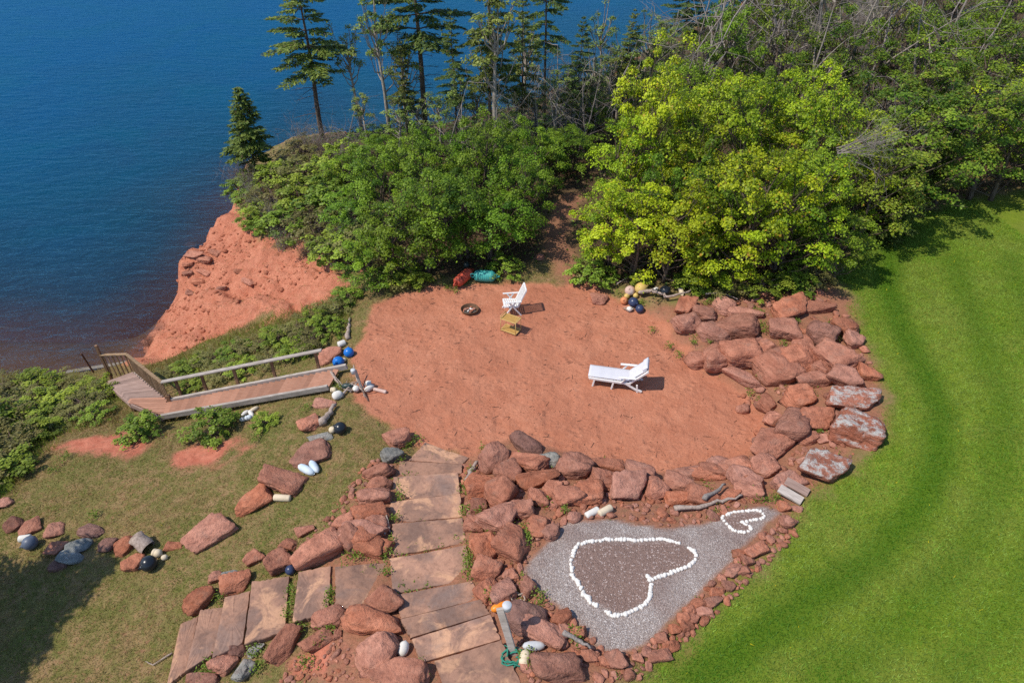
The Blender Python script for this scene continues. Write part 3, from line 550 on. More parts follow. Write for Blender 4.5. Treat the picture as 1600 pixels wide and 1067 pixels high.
# scrub on the headland, by the stair and on the left bank
def scrub(lst, lab, grp, dull):
    for i, ((u, v, h, R), lb) in enumerate(row(lst, lab)): plant('dull%d' % (i % 3) if dull(i) else 'shrub%d' % (i % 4), 'shrub', u, v, h*.85, R, 1.3, .8, lb, 'shrub', grp)
scrub([(430,325,1.6,1.2),(470,322,1.9,1.3),(450,362,1.4,1.2),(500,372,1.8,1.3),(522,335,2.1,1.4),(548,410,1.5,1.1),(480,285,1.9,1.3),(525,290,2.1,1.4),(432,288,1.5,1.1),(472,250,1.5,1.2),(519,400,1.3,1.0),(412,345,1.1,.9),(575,400,1.8,1.3),(380,303,.9,.8),(388,318,.9,.8),(398,336,.9,.8),(393,288,1.0,.8),(408,362,.9,.8)], 'shrub, %s on the headland above the red cliff', 'headland shrubs', lambda i: i % 3 == 0)
scrub([(270,590,.45,.55),(301,578,.55,.6),(335,566,.55,.6),(370,556,.55,.6),(405,546,.6,.65),(438,532,.6,.65),(470,520,.65,.65),(500,506,.7,.65),(528,488,.7,.6),(545,470,.7,.55),(345,590,.5,.55),(385,580,.5,.55),(425,568,.5,.55),(460,552,.55,.6),(490,536,.65,.6),(515,520,.6,.55),(255,598,.4,.45),(303,604,.4,.45)], 'low shrub, %s on the slope between cliff and wooden stair', 'shrubs beside the stair', lambda i: i % 2 == 0)
scrub([(15,610,.7,.8),(60,612,.7,.8),(105,608,.6,.7),(145,612,.6,.6),(30,640,.8,.9),(81,640,.8,.9),(130,638,.7,.8),(165,622,.5,.5),(8,670,1.0,.9),(55,668,.7,.8),(20,705,.8,.8),(45,690,.6,.7),(-20,730,1.3,1.1),(10,745,.9,.9),(110,655,.5,.6),(150,655,.45,.5),(-30,650,1.2,1.2),(-32,690,1.4,1.2)], 'low scrub bush, %s on the bank at the left edge', 'scrub on the left bank', lambda i: i % 2 == 0)
plant('shrub0', 'shrub', 222, 680, .75, .65, 1.3, .8, 'rounded green bush between the two bare red soil patches and the stair', 'shrub', None)
plant('shrub2', 'shrub', 335, 678, .85, .72, 1.3, .8, 'rounded green bush against the near side of the wooden stair', 'shrub', None)
plant('shrub3', 'shrub', 388, 358, .5, .35, 1.3, .8, 'small lone green shrub on the bare red cliff', 'shrub', None)
plant('shrub1', 'shrub', 418, 662, .32, .4, 1.3, .8, 'tiny green bush beside the heap of white floats', 'shrub', None)
scrub([(600,446,.8,.8),(640,440,.7,.7),(925,440,1.2,.8),(917,432,1.0,.6),(1000,444,.6,.5),(1080,450,.6,.7),(1140,455,.8,.8),(1190,458,.8,.8),(1240,452,.9,.8),(1265,445,1.0,.8),(1110,448,.8,.7),(790,425,.7,.6)], 'low bush, %s at the foot of the trees behind the sand', 'bushes at the foot of the trees', lambda i: i % 3 == 0)
# conifers
for key, u, v, h, R, rz, lab in [('spruce0', 505, 218, 10.3, 2.9, .3, 'tall leftmost spruce with layered branches against the sea'), ('spruce1', 668, 222, 12.6, 3.2, 1.0, 'tallest spruce, broad dark crown cut by the top of the picture'),
        ('spruce2', 768, 250, 12.2, 1.9, 2.2, 'slim dark spruce beside the white birch trunk'), ('spruce3', 850, 200, 11.0, 1.7, 4.0, 'narrow spruce with bare lower trunk right of the birch, by the water'), ('spruce3', 716, 246, 7.4, 1.2, 3.3, 'short slim spruce between the tallest spruce and the birch'), ('spruce0', 640, 240, 6.0, 1.1, 2.0, 'short slim spruce left of the tallest spruce trunk'), ('spruce2', 815, 232, 8.2, 1.3, 1.2, 'mid-height spruce just left of the narrow spruce'), ('spruce3', 898, 222, 6.6, 1.1, .4, 'small spruce among the grey dead trunks by the shore'), ('spruce0', 975, 186, 6.2, 1.2, 5.6, 'small spruce right of the short birch'),
        ('spruce1', 1060, 128, 7.2, 2.2, 5.1, 'spruce with flat branches where the wood meets open water')]:
    plant(key, 'spruce_tree', u, v, h, R, 10, 2.6, lab, 'tree', 'tall spruces', rz)
plant('young_spruce0', 'spruce_tree', 402, 272, 5.0, 1.55, 4.8, 1.5, 'small bushy spruce alone on the headland tip', 'tree', None)
plant('young_spruce1', 'spruce_tree', 1095, 432, 1.9, 1.1, 3.2, 1.3, 'little pale spruce at the foot of the maples', 'tree', None)
plant('young_spruce1', 'spruce_tree', 1375, 372, 3.6, 1.5, 3.2, 1.3, 'drooping green spruce reaching over the shaded lawn edge', 'tree', None)
plant('young_spruce0', 'spruce_tree', 1430, 325, 4.4, 1.6, 4.8, 1.5, 'spruce with drooping branches behind the lawn shadow', 'tree', None)
for tu, tv, hh, RR, lab in ((200,868,7.4,2.1,'first spruce beyond the left edge whose shadow points at the grey stones'),(150,925,7.8,2.0,'second spruce beyond the left edge whose shadow lies across the grass'),(95,1000,7.0,1.9,'third spruce beyond the lower left corner casting shade on the grass'),(45,1062,7.0,2.0,'fourth spruce beyond the lower left corner casting shade on the grass')):
    q = G(tu, tv); sh = (hh+.5)/math.tan(SUN_EL); x_, y_ = q[0]-sh*math.cos(SHADOW_AZ), q[1]-sh*math.sin(SHADOW_AZ); plant('spruce3', 'spruce_tree', 0, 0, hh, RR, 10, 2.6, lab, 'tree', None, pos=(x_, y_, hz(x_, y_)))
for key, u, v, h, R, lab in [('birch0', 563, 212, 6.4, .9, 'thin pale poplar right of the leftmost spruce'), ('birch1', 608, 232, 8.6, 1.0, 'tall thin poplar left of the tallest spruce'), ('birch2', 776, 262, 8.6, 1.3, 'white birch with forked trunk beside the slim spruce'), ('birch1', 934, 160, 5.6, .9, 'short birch with white trunk standing against the water'), ('birch0', 820, 215, 6.2, 1.1, 'leafy poplar between the birch and the narrow spruce'), ('birch2', 640, 225, 6.5, 1.1, 'sparse poplar close to the trunk of the tallest spruce')]:
    plant(key, 'birch_tree', u, v, h, R, 6.5, .95, lab, 'tree', None)
for i, ((u, v, h, R), lb) in enumerate(row([(575,240,3.4,.7),(628,248,3.0,.8),(690,246,3.6,.8),(722,248,4.4,.8),(750,240,3.6,.9),(806,240,3.8,.9),(836,230,3.2,.8),(880,232,3.2,.8),(906,216,3.6,.8),(930,202,3.0,.8),(960,192,3.6,.8),(985,178,3.2,.9),(1012,166,4.0,.9),(1036,150,3.6,.9),(866,240,4.6,.9),(893,228,4.4,.9),(918,214,4.6,.9),(948,198,4.6,.9),(973,186,4.8,1.0),(999,172,5.0,1.0),(1025,158,5.2,1.0),(655,244,3.4,.8)], 'slender poplar sapling, %s in the strip behind the alders')):
    plant(f'birch{i % 3}', 'poplar_sapling', u, v, h, R, 6.5, .95, lb, 'tree', 'poplar saplings by the shore')
for i, ((u, v, s), lb) in enumerate(row([(703,255,.85),(868,240,.8),(885,215,.9),(900,250,.75),(735,250,.6),(830,240,.8),(915,205,.8),(880,180,.9),(640,240,.6),(545,235,.6),(1000,150,.8),(842,250,1.0),(815,238,.9),(873,255,1.0),(912,238,1.0),(955,205,1.0),(975,190,1.0),(990,165,1.0),(858,225,.9),(893,232,.85),(925,225,.8),(945,180,.9),(716,238,.7),(1030,140,.9)], 'bare grey dead trunk, %s among the shoreline trees')):
    dead('snag%d' % (i % 3), 'dead_tree', u, v, s, lb, 'dead tree', 'dead trunks by the shore')
for i, ((u, v, s), lb) in enumerate(row([(1070,190,1.3),(1095,180,1.4),(1125,170,1.5),(1150,185,1.4),(1185,175,1.5),(1215,165,1.5),(1265,180,1.5),(1310,175,1.5),(1385,165,1.5),(1440,140,1.5),(1085,150,1.4),(1110,120,1.4),(1165,110,1.2),(1200,150,1.2),(1230,60,1.3),(1280,110,1.3),(1320,90,1.3),(1370,150,1.3),(1420,190,1.2),(1240,200,1.2),(1330,190,1.2),(1480,190,1.1),(1540,200,1.1),(1180,40,1.2),(1341,20,1.4),(1410,90,1.3),(1140,150,1.2),(1255,160,1.2),(1300,30,1.3)], 'bare grey dead trunk, %s in the upper right wood')):
    dead('snag%d' % ((i+1) % 3), 'dead_tree', u, v, s*1.25, lb, 'dead tree', 'dead trunks in the wood')
for i, ((u, v, s), lb) in enumerate(row([(374,292,.9),(384,280,.9),(391,312,.8),(403,330,.8),(396,300,.9),(478,240,1.0),(500,245,1.1),(515,250,1.1),(540,262,1.0),(440,390,.7),(480,398,.7),(520,415,.6),(430,350,.8),(490,350,.7),(560,395,.8)], 'leafless grey brush, %s on the headland')):
    dead('brush%d' % (i % 3), 'dead_brush', u, v, s, lb, 'brush', 'leafless brush on the headland')
for i, ((u, v, s, z), lb) in enumerate(row([(870,232,1.1,1.2),(906,205,1.1,1.2),(845,228,.9,1),(700,242,.8,1),(780,238,.8,1.1),(925,230,1,1),(940,175,1.1,1),(1010,150,1.1,1),(1040,130,1.2,1),(740,240,.8,1),(1090,140,1.2,1),(1150,90,1.4,1.2),(1290,80,1.6,1.4),(1330,60,1.6,1.6),(1270,40,1.6,1.5),(1360,210,1.3,1.3),(1395,180,1.3,1.4),(1440,220,1.2,1.2),(1230,130,1.6,1.8),(1331,130,1.8,2.0),(1300,165,1.5,1.6),(1180,150,1.5,1.6)], 'leafless grey brush, %s in the wood along the shore')):
    dead('brush%d' % ((i*2) % 3), 'dead_brush', u, v, s, lb, 'brush', 'leafless brush in the wood', None, z)
dead('brush2', 'fallen_branches', 1262, 395, 1.05, 'fan of bare grey branches sprawled over the maples by the lawn corner', 'branches', None, (.3, 1.15, .1)).location.z += 4.3
dead('brush2', 'fallen_branches', 1560, 262, 1.2, 'fan of bare fallen branches at the right edge of the wood', 'branches', None, (.3, -1.1, .4)).location.z += 3.0
dead('brush0', 'dead_brush', 695, 400, .55, 'small pale twig bunch caught in the front of the alders', 'brush', None).location.z += 1.0
dead('brush1', 'dead_brush', 232, 540, .5, 'spray of bare twigs at the waterline below the cliff', 'brush', None)
# ground cover, grass and weeds: nobody could count these
def in_view(p, mar=40):
    u, v, d = to_px(p); return (u > -mar) & (u < 1600+mar) & (v > -mar) & (v < 1067+mar) & (d > 1)
def scatter(n, x0, x1, y0, y1, mask, mar=40):
    x = RNG.uniform(x0, x1, n); y = RNG.uniform(y0, y1, n); k = RNG.random(n) < bilin(mask, x, y); x, y = x[k], y[k]
    p = np.stack([x, y, bilin(H, x, y)], 1); return p[in_view(p, mar)]
def blades(name, p, h, w, col, label, tilt=.5):
    n = len(p); a = RNG.random(n)*6.283; d = np.stack([np.cos(a), np.sin(a), np.zeros(n)], 1); h = h*RNG.uniform(.55, 1.35, n)
    tip = p+np.stack([RNG.normal(0, tilt, n)*h, RNG.normal(0, tilt, n)*h, h], 1)
    v = np.stack([p-d*w/2, p+d*w/2, tip], 1).reshape(-1, 3); o = link(name, mesh_np(name, v, np.arange(3*n).reshape(n, 3), M_GRASS, False, {'col': np.repeat(col, 3, 0)}), kind='stuff'); o['label'] = label; o['category'] = 'grass'; return o
lp = scatter(560000, -2, 21, 5.5, 29, np.clip(m_lawn*1.0, 0, 1)*(m_gravel < .3), 20)
st_ = bilin(stripe, lp[:, 0], lp[:, 1])[:, None]; pt = (fbm(lp[:, 0]*.8, lp[:, 1]*.8, 3)*1.6+.5)[:, None]; pt = np.clip(pt+RNG.normal(0, .25, pt.shape), 0, 1)
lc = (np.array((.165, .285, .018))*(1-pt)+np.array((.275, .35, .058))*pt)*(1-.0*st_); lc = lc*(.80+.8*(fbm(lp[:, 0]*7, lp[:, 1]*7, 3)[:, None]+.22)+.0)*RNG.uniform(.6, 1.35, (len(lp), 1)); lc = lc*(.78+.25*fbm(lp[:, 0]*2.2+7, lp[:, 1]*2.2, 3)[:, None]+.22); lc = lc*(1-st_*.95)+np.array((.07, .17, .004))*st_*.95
k = RNG.random(len(lc)) < .0012; lc[k] = (.75, .55, .02)
blades('lawn_grass', lp, .05, .018, lc, 'short mown green grass of the lawn', .8)
openg = np.clip(1.05-m_sand*1.3-m_lawn-m_gravel-m_cliff*.96-m_forest-m_soil*1.25-m_wet*2, 0, 1)*(H > SEA+.5)*(.35+.9*np.clip(fbm(XX*1.1, YY*1.1, 3)+.5, 0, 1))
for q, _ in SLABS+SLABS_LEFT: pass
gp = scatter(520000, -20, 3, 5, 30, openg)
pt = np.clip((fbm(gp[:, 0]*.7+9, gp[:, 1]*.7, 4)*3.0+.30+.16*sstep(12.5, 9.5, gp[:, 1]))[:, None]+RNG.normal(0, .22, (len(gp), 1)), 0, 1)
gv = RNG.uniform(.55, 1.4, (len(gp), 1))*(.8+1.0*(fbm(gp[:, 0]*6, gp[:, 1]*6, 3)[:, None]+.2))
gc = np.array((.38, .26, .12))*(1-pt)+np.array((.20, .23, .045))*pt; gc = gc*gv; k = RNG.random(len(gc)) < .001; gc[k] = (.7, .55, .05)
blades('rough_grass', gp, .06, .014, gc, 'dry rough grass left of the stone steps', .8)
ROUGH = np.maximum(sdist(XX, YY, poly_at([(222,585,-4),(270,552,-3.2),(330,520,-2.6),(400,500,-1.8),(470,482,-1.2),(545,450,-.5),(560,470,-.2),(545,500,-.2),(515,535,-.4),(440,560,-.9),(340,590,-1.5),(265,600,-2),(225,595,-3)], 0)), sdist(XX, YY, poly_at([(-60,585,-4),(60,585,-4),(160,595,-3),(195,640,-1.8),(230,660,-1.5),(90,672,-1.6),(60,720,-1.6),(20,780,-1.4),(-60,800,-1.5)], 0)))
tg = scatter(90000, -22, -4, 10, 27, sstep(-.3, .3, ROUGH+w2*.8)*(.4+.6*np.clip(fbm(XX*1.2+3, YY*1.2, 3)*2+.5, 0, 1))*(H > SEA+.3)); pt = np.clip((fbm(tg[:, 0]*.9, tg[:, 1]*.9, 3)*3+.5)[:, None]+RNG.normal(0, .25, (len(tg), 1)), 0, 1)
blades('tall_grass', tg, .24, .022, (np.array((.28, .22, .09))*(1-pt)+np.array((.20, .30, .035))*pt)*RNG.uniform(.6, 1.3, (len(tg), 1)), 'tall rough grass on the slope along the wooden stair and left bank', .45)
# weeds in the joints between the boulders
edge = np.exp(-(np.abs(sd_sand+.35)/.35)**2)*(XX > -6)*.5
bankm = sstep(-.2, .3, sd_bank)*(1-m_sand)*(1-m_gravel)*(sstep(.08, .2, fbm(XX*.9+70, YY*.9, 3)))*.55
wp = scatter(26000, -8, 14, 6, 27, np.clip(bankm+edge*.22*(fbm(XX*1.3, YY*1.3+31, 3) > .06), 0, 1)); n = len(wp); rep = 5
P5 = np.repeat(wp, rep, 0)+RNG.normal(0, .05, (n*rep, 3))*np.array((1, 1, .4))+np.array((0, 0, .06)); v, f, cc = leaves(P5, RNG.normal(0, .5, (n*rep, 3))+np.array((0, 0, .9)), .07*RNG.uniform(.5, 1.4, n*rep), leafcol(n*rep, (.10, .16, .015), (.28, .38, .04)), .45)
clumps = [(1110,474,12),(1103,478,9),(1185,490,14),(1190,512,10),(1192,520,12),(1243,505,9),(1295,510,9),(1305,530,10),(1222,540,8),(1240,596,9),(1190,590,10),(1082,540,10),(1110,540,8),(1150,545,9),(1170,620,10),(1185,630,9),(1250,680,8),(1277,678,9),(1160,735,9),(1187,780,10),(1210,780,10),
          (853,788,10),(820,830,11),(822,848,10),(818,838,8),(765,845,9),(752,805,8),(733,870,10),(730,885,10),(735,900,9),(728,800,8),(726,770,8),(727,760,8),(735,738,7),(755,706,8),(840,935,12),(900,998,10),(826,1030,12),(762,935,7),(880,800,6),
          (455,945,8),(453,960,7),(455,925,7),(516,945,8),(517,930,6),(545,872,12),(560,874,10),(605,870,9),(606,895,6),(500,1000,9),(470,985,8),(515,985,9),(655,1050,9),(480,1040,10),(345,938,10),(330,1045,14),(320,1055,10),(400,1020,10),(405,1045,8),(625,780,8),(618,815,7),(610,850,6),(650,690,10),(640,700,9),(625,720,8),
          (640,446,16),(700,452,9),(712,456,9),(810,441,10),(780,440,11),(1000,476,9),(1020,520,9),(1045,545,8),(965,462,9),(1060,560,8),(480,640,9),(400,690,10),(530,610,9),(100,720,14),(85,735,12),(145,810,9)]
for q in clumps:
    c = G(q[0], q[1]); k = 8+q[2]; wp = np.vstack([wp, np.stack([c[0]+RNG.normal(0, q[2]*.007, k), c[1]+RNG.normal(0, q[2]*.010, k), np.full(k, c[2]+.05)+RNG.random(k)*.10], 1)])
n = len(wp); P5 = np.repeat(wp, rep, 0)+RNG.normal(0, .05, (n*rep, 3))*np.array((1, 1, .5))+np.array((0, 0, .06)); v, f, cc = leaves(P5, RNG.normal(0, .5, (n*rep, 3))+np.array((0, 0, .9)), .06*RNG.uniform(.5, 1.4, n*rep), leafcol(n*rep, (.09, .14, .015), (.25, .33, .04)), .45)
w = link('weeds', mesh_np('weeds', v, f, M_LEAF, False, {'col': cc}), kind='stuff'); w['label'] = 'green weeds in the joints between the boulders'; w['category'] = 'weeds'
up_ = scatter(60000, -17, 24, 20, 60, np.clip(m_forest, 0, 1)*(H > -3)); n = len(up_); up_[:, 2] += RNG.random(n)**2*.7
v, f, cc = leaves(up_, RNG.normal(0, .5, (n, 3))+np.array((0, 0, .8)), .13*RNG.uniform(.5, 1.4, n), leafcol(n, (.05, .09, .01), (.18, .24, .04), None, RNG, (.16, .10, .05), .25), .7)
w = link('undergrowth', mesh_np('undergrowth', v, f, M_LEAF, False, {'col': cc}), kind='stuff'); w['label'] = 'leafy undergrowth covering the floor of the wood'; w['category'] = 'undergrowth'
# ------------------------------------------------------------------ boulders and stones
def rock_mesh(name, seed, sub, mat, planes=11, p=40, rough=.10, blocky=.82):
    """a quarried-looking block: planes cut from a ball, then bedding ledges, cracks and pits"""
    r = np.random.default_rng(seed); bm = bmesh.new(); bmesh.ops.create_icosphere(bm, subdivisions=sub, radius=1.0)
    D = np.array([v.co[:] for v in bm.verts]); F = np.array([[v.index for v in f.verts] for f in bm.faces]); bm.free()
    n = unit(r.normal(size=(planes, 3))); d = r.uniform(.66, 1.05, planes)
    ax = np.vstack([np.eye(3), -np.eye(3)])+r.normal(0, .2, (6, 3)); n = np.vstack([n, unit(ax)]); d = np.concatenate([d, r.uniform(blocky-.18, blocky+.1, 6)])
    s = np.maximum(0, D@n.T)/d; rad = (s**p).sum(1)**(-1/p); V = D*rad[:, None]
    V = V*(1+fbm3(V*1.5+seed, 3)*rough*2.6)[:, None]
    bed = V@unit(np.array((r.normal(0, .25), r.normal(0, .25), 1)))+fbm3(V*1.2+seed*1.7, 2)*.35; q = bed*5.0; fr_ = q-np.floor(q); led = (np.floor(q)+np.clip((fr_-.35)/.3, 0, 1))/5.0-bed
    lat = unit(V*np.array((1, 1, .2))); V = V+lat*(led*rough*4.5)[:, None]
    ck = np.abs(fbm3(V*np.array((1.3, 1.3, 2.4))+seed*5.3, 2)); V = V-unit(V)*(np.clip(1-ck/.035, 0, 1)*rough*.9)[:, None]
    V = V+unit(V)*(fbm3(V*4.5+seed, 3)*rough*.9)[:, None]
    return mesh_np(name, V/np.abs(V).max(0), F, mat, True)
def rock_mat(name, a, b, dk, lichen=0.0, tint=None):
    m = NM(name); co = m.coord('Object', True); r = m.rnd(); P_ = m.world()
    n1 = m.noise(co, 1.6, 5, .6); n2 = m.noise(P_, 9, 6, .68); st = m.noise(m.scale(P_, (1.2, 1.2, 9)), 1.6, 4, .6)
    c = m.mix(m.ramp(n1, [(.3, 0), (.7, 1)]), a, b); c = m.mix(m.ramp(st, [(.35, .45), (.55, 0)]), c, dk)
    c = m.mix(m.ramp(n2, [(.28, .7), (.46, 0)]), c, dk); c = m.mix(m.ramp(m.noise(P_, 22, 4), [(.62, 0), (.75, .35)]), c, tuple(min(1, x*1.5) for x in b))
    c = m.mix(m.ramp(m.noise(P_, 2.6, 4, .6), [(.56, 0), (.72, .45)]), c, (.30, .185, .14))
    hs = m.n('ShaderNodeHueSaturation'); m.l(c, hs.inputs['Color']); m.put(hs.inputs['Value'], m.math('MULTIPLY_ADD', r, .42, .78)); m.put(hs.inputs['Saturation'], m.math('MULTIPLY_ADD', m.math('FRACT', m.math('MULTIPLY', r, 5.7)),  .2, .90)); c = hs.outputs[0]
    if lichen:
        up = m.n('ShaderNodeSeparateXYZ'); m.l(m.n('ShaderNodeNewGeometry').outputs['Normal'], up.inputs[0])
        k = m.math('MULTIPLY', m.ramp(m.noise(co, 2.2, 8, .78), [(.60-lichen*.2, 0), (.70-lichen*.2, .9)]), m.ramp(up.outputs[2], [(.35, 0), (.7, 1)])); c = m.mix(k, c, m.mix(n2, (.34, .33, .31), (.66, .65, .61)))
    hb = m.math('ADD', m.math('MULTIPLY', n2, 1.0), m.math('MULTIPLY', st, .9))
    return m.done(m.pbr(c, .9, m.bump(hb, 1.0, .09), .18))
M_ROCK = rock_mat('red_sandstone', (.37, .142, .09), (.56, .25, .165), (.185, .075, .05)); M_LICH = rock_mat('lichened_sandstone', (.34, .125, .08), (.52, .22, .15), (.18, .07, .05), .62)
M_GREYR = rock_mat('grey_fieldstone', (.20, .19, .17), (.40, .38, .34), (.09, .10, .10)); M_DARKR = rock_mat('dark_sandstone', (.20, .092, .068), (.35, .175, .135), (.085, .042, .034)); M_BLUER = rock_mat('blue_grey_stone', (.20, .215, .205), (.40, .40, .37), (.11, .125, .125), .3)
ROCKS = [rock_mesh('boulder', 20+i, 4, M_ROCK, 7+i % 6, (40, 26, 60)[i % 3], (.09, .12, .075)[i % 3]) for i in range(14)]
STONES = [rock_mesh('stone', 60+i, 2, M_ROCK, 7, 30, .07) for i in range(7)]
def variant(me, mat):
    c = me.copy(); c.materials.clear(); c.materials.append(mat); return c
R_LICH = [variant(ROCKS[i], M_LICH) for i in (0, 3, 7)]; R_GREY = [variant(ROCKS[i], M_GREYR) for i in (1, 4)]; R_DARK = [variant(ROCKS[i], M_DARKR) for i in (2, 5)]
R_BLUE = [rock_mesh('boulder', 90, 4, M_BLUER, 4, 5, .04, .95)]
SETS = {'': ROCKS, 'l': R_LICH, 'g': R_GREY, 'd': R_DARK, 'b': R_BLUE}
NR = [0]; ROCK_SPOTS = []
def boulder(u, v, w, h, ang=0, kind='', parent=None, name='boulder', label=None, grow=1.27, sink=.30, zf=.62):
    """a boulder that covers w x h photo pixels, long axis turned by ang on the picture"""
    c = G(u, v+.12*h); s = pxm(c); a = math.radians(ang)
    e = on_level(u+math.cos(a)*20, v+math.sin(a)*20, c[2])-on_level(u-math.cos(a)*20, v-math.sin(a)*20, c[2]); yaw = math.atan2(e[1], e[0]); grow = grow-(.13 if w > 55 and parent else 0); L = np.linalg.norm(e)*w/40*grow
    phi = math.atan2(CAM_H-c[2], c[1]); D = (h*.5+min(w, h)*.5)*s*grow/(math.sin(phi)+.42*math.cos(phi)); D = min(max(D, .45*L), 1.25*L); Z = (zf if parent is None else .80)*min(L, D)*random.uniform(.85, 1.1)
    ms = SETS[kind]; me = ms[NR[0] % len(ms)]; NR[0] += 1
    o = link(name, me, parent, label, 'rock' if label else None); o.location = (c[0], c[1], c[2]+Z*(.5-sink)); o.scale = (L/2, D/2, Z/2)
    o.rotation_euler = (random.gauss(0, .10), random.gauss(0, .10), yaw+random.gauss(0, .06)+(math.pi if random.random() < .5 else 0)); ROCK_SPOTS.append((c[0], c[1], max(L, D)/2)); return o
def zoomed(lst, ox, oy, sc, parent):
    for q in lst: boulder(ox+q[0]/sc, oy+q[1]/sc, q[2]/sc, q[3]/sc, q[4] if len(q) > 4 else 0, q[5] if len(q) > 5 else '', parent)
def scatter_stones(parent, poly, n, s0, s1, avoid=.75, seed=1, name='stone', flat=.65):
    r = np.random.default_rng(seed); poly = np.asarray(poly); lo = poly.min(0); hi = poly.max(0); k = 0; tries = 0
    while k < n and tries < n*40:
        tries += 1; x, y = r.uniform(lo, hi)
        if sdist(np.array([x]), np.array([y]), poly)[0] < 0: continue
        s = r.uniform(s0, s1)*(.6+.8*r.random()**2)
        if any((x-a)**2+(y-b)**2 < (avoid*(c+s/2))**2 for a, b, c in ROCK_SPOTS): continue
        z = hz(x, y); o = link(name, STONES[r.integers(len(STONES))], parent); b = s*r.uniform(.65, .95)
        o.scale = (s/2, b/2, min(s, b)*flat/2); o.location = (x, y, z+min(s, b)*flat*.22); o.rotation_euler = (r.normal(0, .2), r.normal(0, .2), r.random()*6.28); ROCK_SPOTS.append((x, y, s/2)); k += 1
SW = [on_level(*q[:2], h) for q, h in [((p[0], p[1]), h) for qq, h in SLABS+SLABS_LEFT for p in qq]]
for qq, h in SLABS+SLABS_LEFT:                                   # keep loose stones off the steps
    P4 = np.array([on_level(p[0], p[1], h) for p in qq]); c = P4.mean(0); d1 = np.linalg.norm(P4[0]-P4[1]); d2 = np.linalg.norm(P4[1]-P4[2])
    a = (P4[0]+P4[3])/2; b = (P4[1]+P4[2])/2
    for f in np.linspace(0.12, .88, max(2, int(d1/.35))): q = a+(b-a)*f; ROCK_SPOTS.append((q[0], q[1], min(d1, d2)*.42))
wall = thing('boulder_wall', 'wall of large red sandstone boulders between the sand and the lawn', 'rock wall', tuple(G(1210, 600)))
def adopt(root):
    """keep the children's world places although the parent stands elsewhere"""
    for o in root.children: o.matrix_parent_inverse = Matrix.Translation(-root.location)
zoomed([(40,170,115,135,10),(165,210,160,95,10),(290,165,140,105,20),(420,210,200,65,0),(50,290,160,135,0),(210,335,220,115,25),(380,300,290,155,10),(390,480,250,215,0),(415,625,250,85,30),(240,510,150,155,60),(120,510,155,115,10),(620,570,240,205,45),(755,500,200,195,45),
        (660,310,200,155,10),(700,190,195,135,-15),(870,175,230,85,0),(560,430,110,135,0),(810,430,150,95,45),(920,345,170,185,30),(1065,305,170,115,35),(1115,388,115,95,0),(1010,495,250,205,40),(1070,635,210,155,20),(1205,595,150,115,10),(900,560,105,95,45),(860,632,190,115,0),
        (800,735,170,135,-20),(1090,765,340,170,5,'l'),(860,890,230,175,0),(1130,955,330,245,20,'l'),(610,885,115,105,0),(560,790,125,100,40),(720,930,200,230,-50),(830,1012,140,85,0),(925,1012,80,55,0),(590,1035,200,115,0)], 1060, 440, 4.103, wall)
zoomed([(700,605,330,275,20,'l'),(330,455,230,215,-40),(300,600,190,175,0),(80,600,220,145,0),(180,725,260,180,20),(440,712,210,150,-15),(530,905,95,50,10),(430,890,85,90),(460,1000,95,90),(-60,640,220,120,5),(-230,660,230,130,0)], 1130, 600, 4.64, wall)
scatter_stones(wall, poly_at([(1050,480,.3),(1290,460,.7),(1345,530,.9),(1372,600,1),(1372,690,1),(1310,745,1),(1240,775,.9),(1150,720,.3),(1190,660,.3),(1150,610,.3)], .6), 150, .14, .45, .62, 5, 'stone')
bank = thing('boulder_bank', 'bank of tumbled red boulders between the sand and the gravel heart', 'rock bank', tuple(G(860, 760)))
zoomed([(370,270,275,245,-20),(465,390,165,165,-50),(610,312,265,165,20),(770,290,180,125,-15,'g'),(660,442,330,150,-15),(945,342,270,245,15),(1210,322,270,110,10),(590,180,250,75,35,'d'),(1205,452,215,175,0),(1060,545,235,195,0),(900,562,240,185,0),(800,512,140,145,-45),(680,582,140,145,0),
        (570,652,165,185,20),(400,552,225,225,-30),(240,492,160,220,80),(230,642,115,120,0),(190,782,135,150,0),(390,735,270,255,-45),(265,932,185,235,85),(480,922,215,260,-60),(690,792,195,165,0),(780,835,125,140,-30),(1345,492,245,230,0)], 700, 660, 4.85, bank)
zoomed([(120,440,260,180,10),(240,560,180,200,-60),(430,520,230,150,10),(640,440,330,150,10),(800,360,280,140,10),(600,620,260,160,10),(430,640,220,120,0),(930,480,240,210,40),(1020,570,230,170,10),(860,620,150,100,-20)], 980, 660, 5.333, bank)
scatter_stones(bank, poly_at([(720,720,.2),(800,720,.3),(900,730,.3),(1000,770,.5),(1120,770,.6),(1180,780,.9),(1100,812,1),(1050,818,1),(960,800,.9),(890,808,.9),(850,835,.9),(815,890,.9),(790,900,.9),(735,850,.7)], .6), 230, .10, .34, .62, 6)
bank2 = thing('boulder_bank', 'bank of brown boulders beside the lower steps and the driftwood post', 'rock bank', tuple(G(840, 970)))
zoomed([(560,240,175,165,20),(560,372,185,185,30),(730,270,105,95,-20),(690,412,195,165,-20),(870,372,125,135,45),(850,592,350,250,20,'d'),(975,692,340,200,15),(1080,935,390,270,5),(1110,582,125,175,50),(1130,682,85,90),(1240,692,105,85),(1290,792,55,60),(1240,792,65,45),(1330,872,135,85,20),(655,185,55,45),(740,205,45,50)], 640, 840, 4.7, bank2)
scatter_stones(bank2, poly_at([(800,890),(825,905),(860,945),(920,1000),(945,1025),(900,1067),(830,1080),(800,1000),(770,950),(750,890)], 1.0), 90, .10, .32, .65, 7)
bank3 = thing('boulder_bank', 'bank of red boulders flanking the left side of both stone flights', 'rock bank', tuple(G(560, 850)))
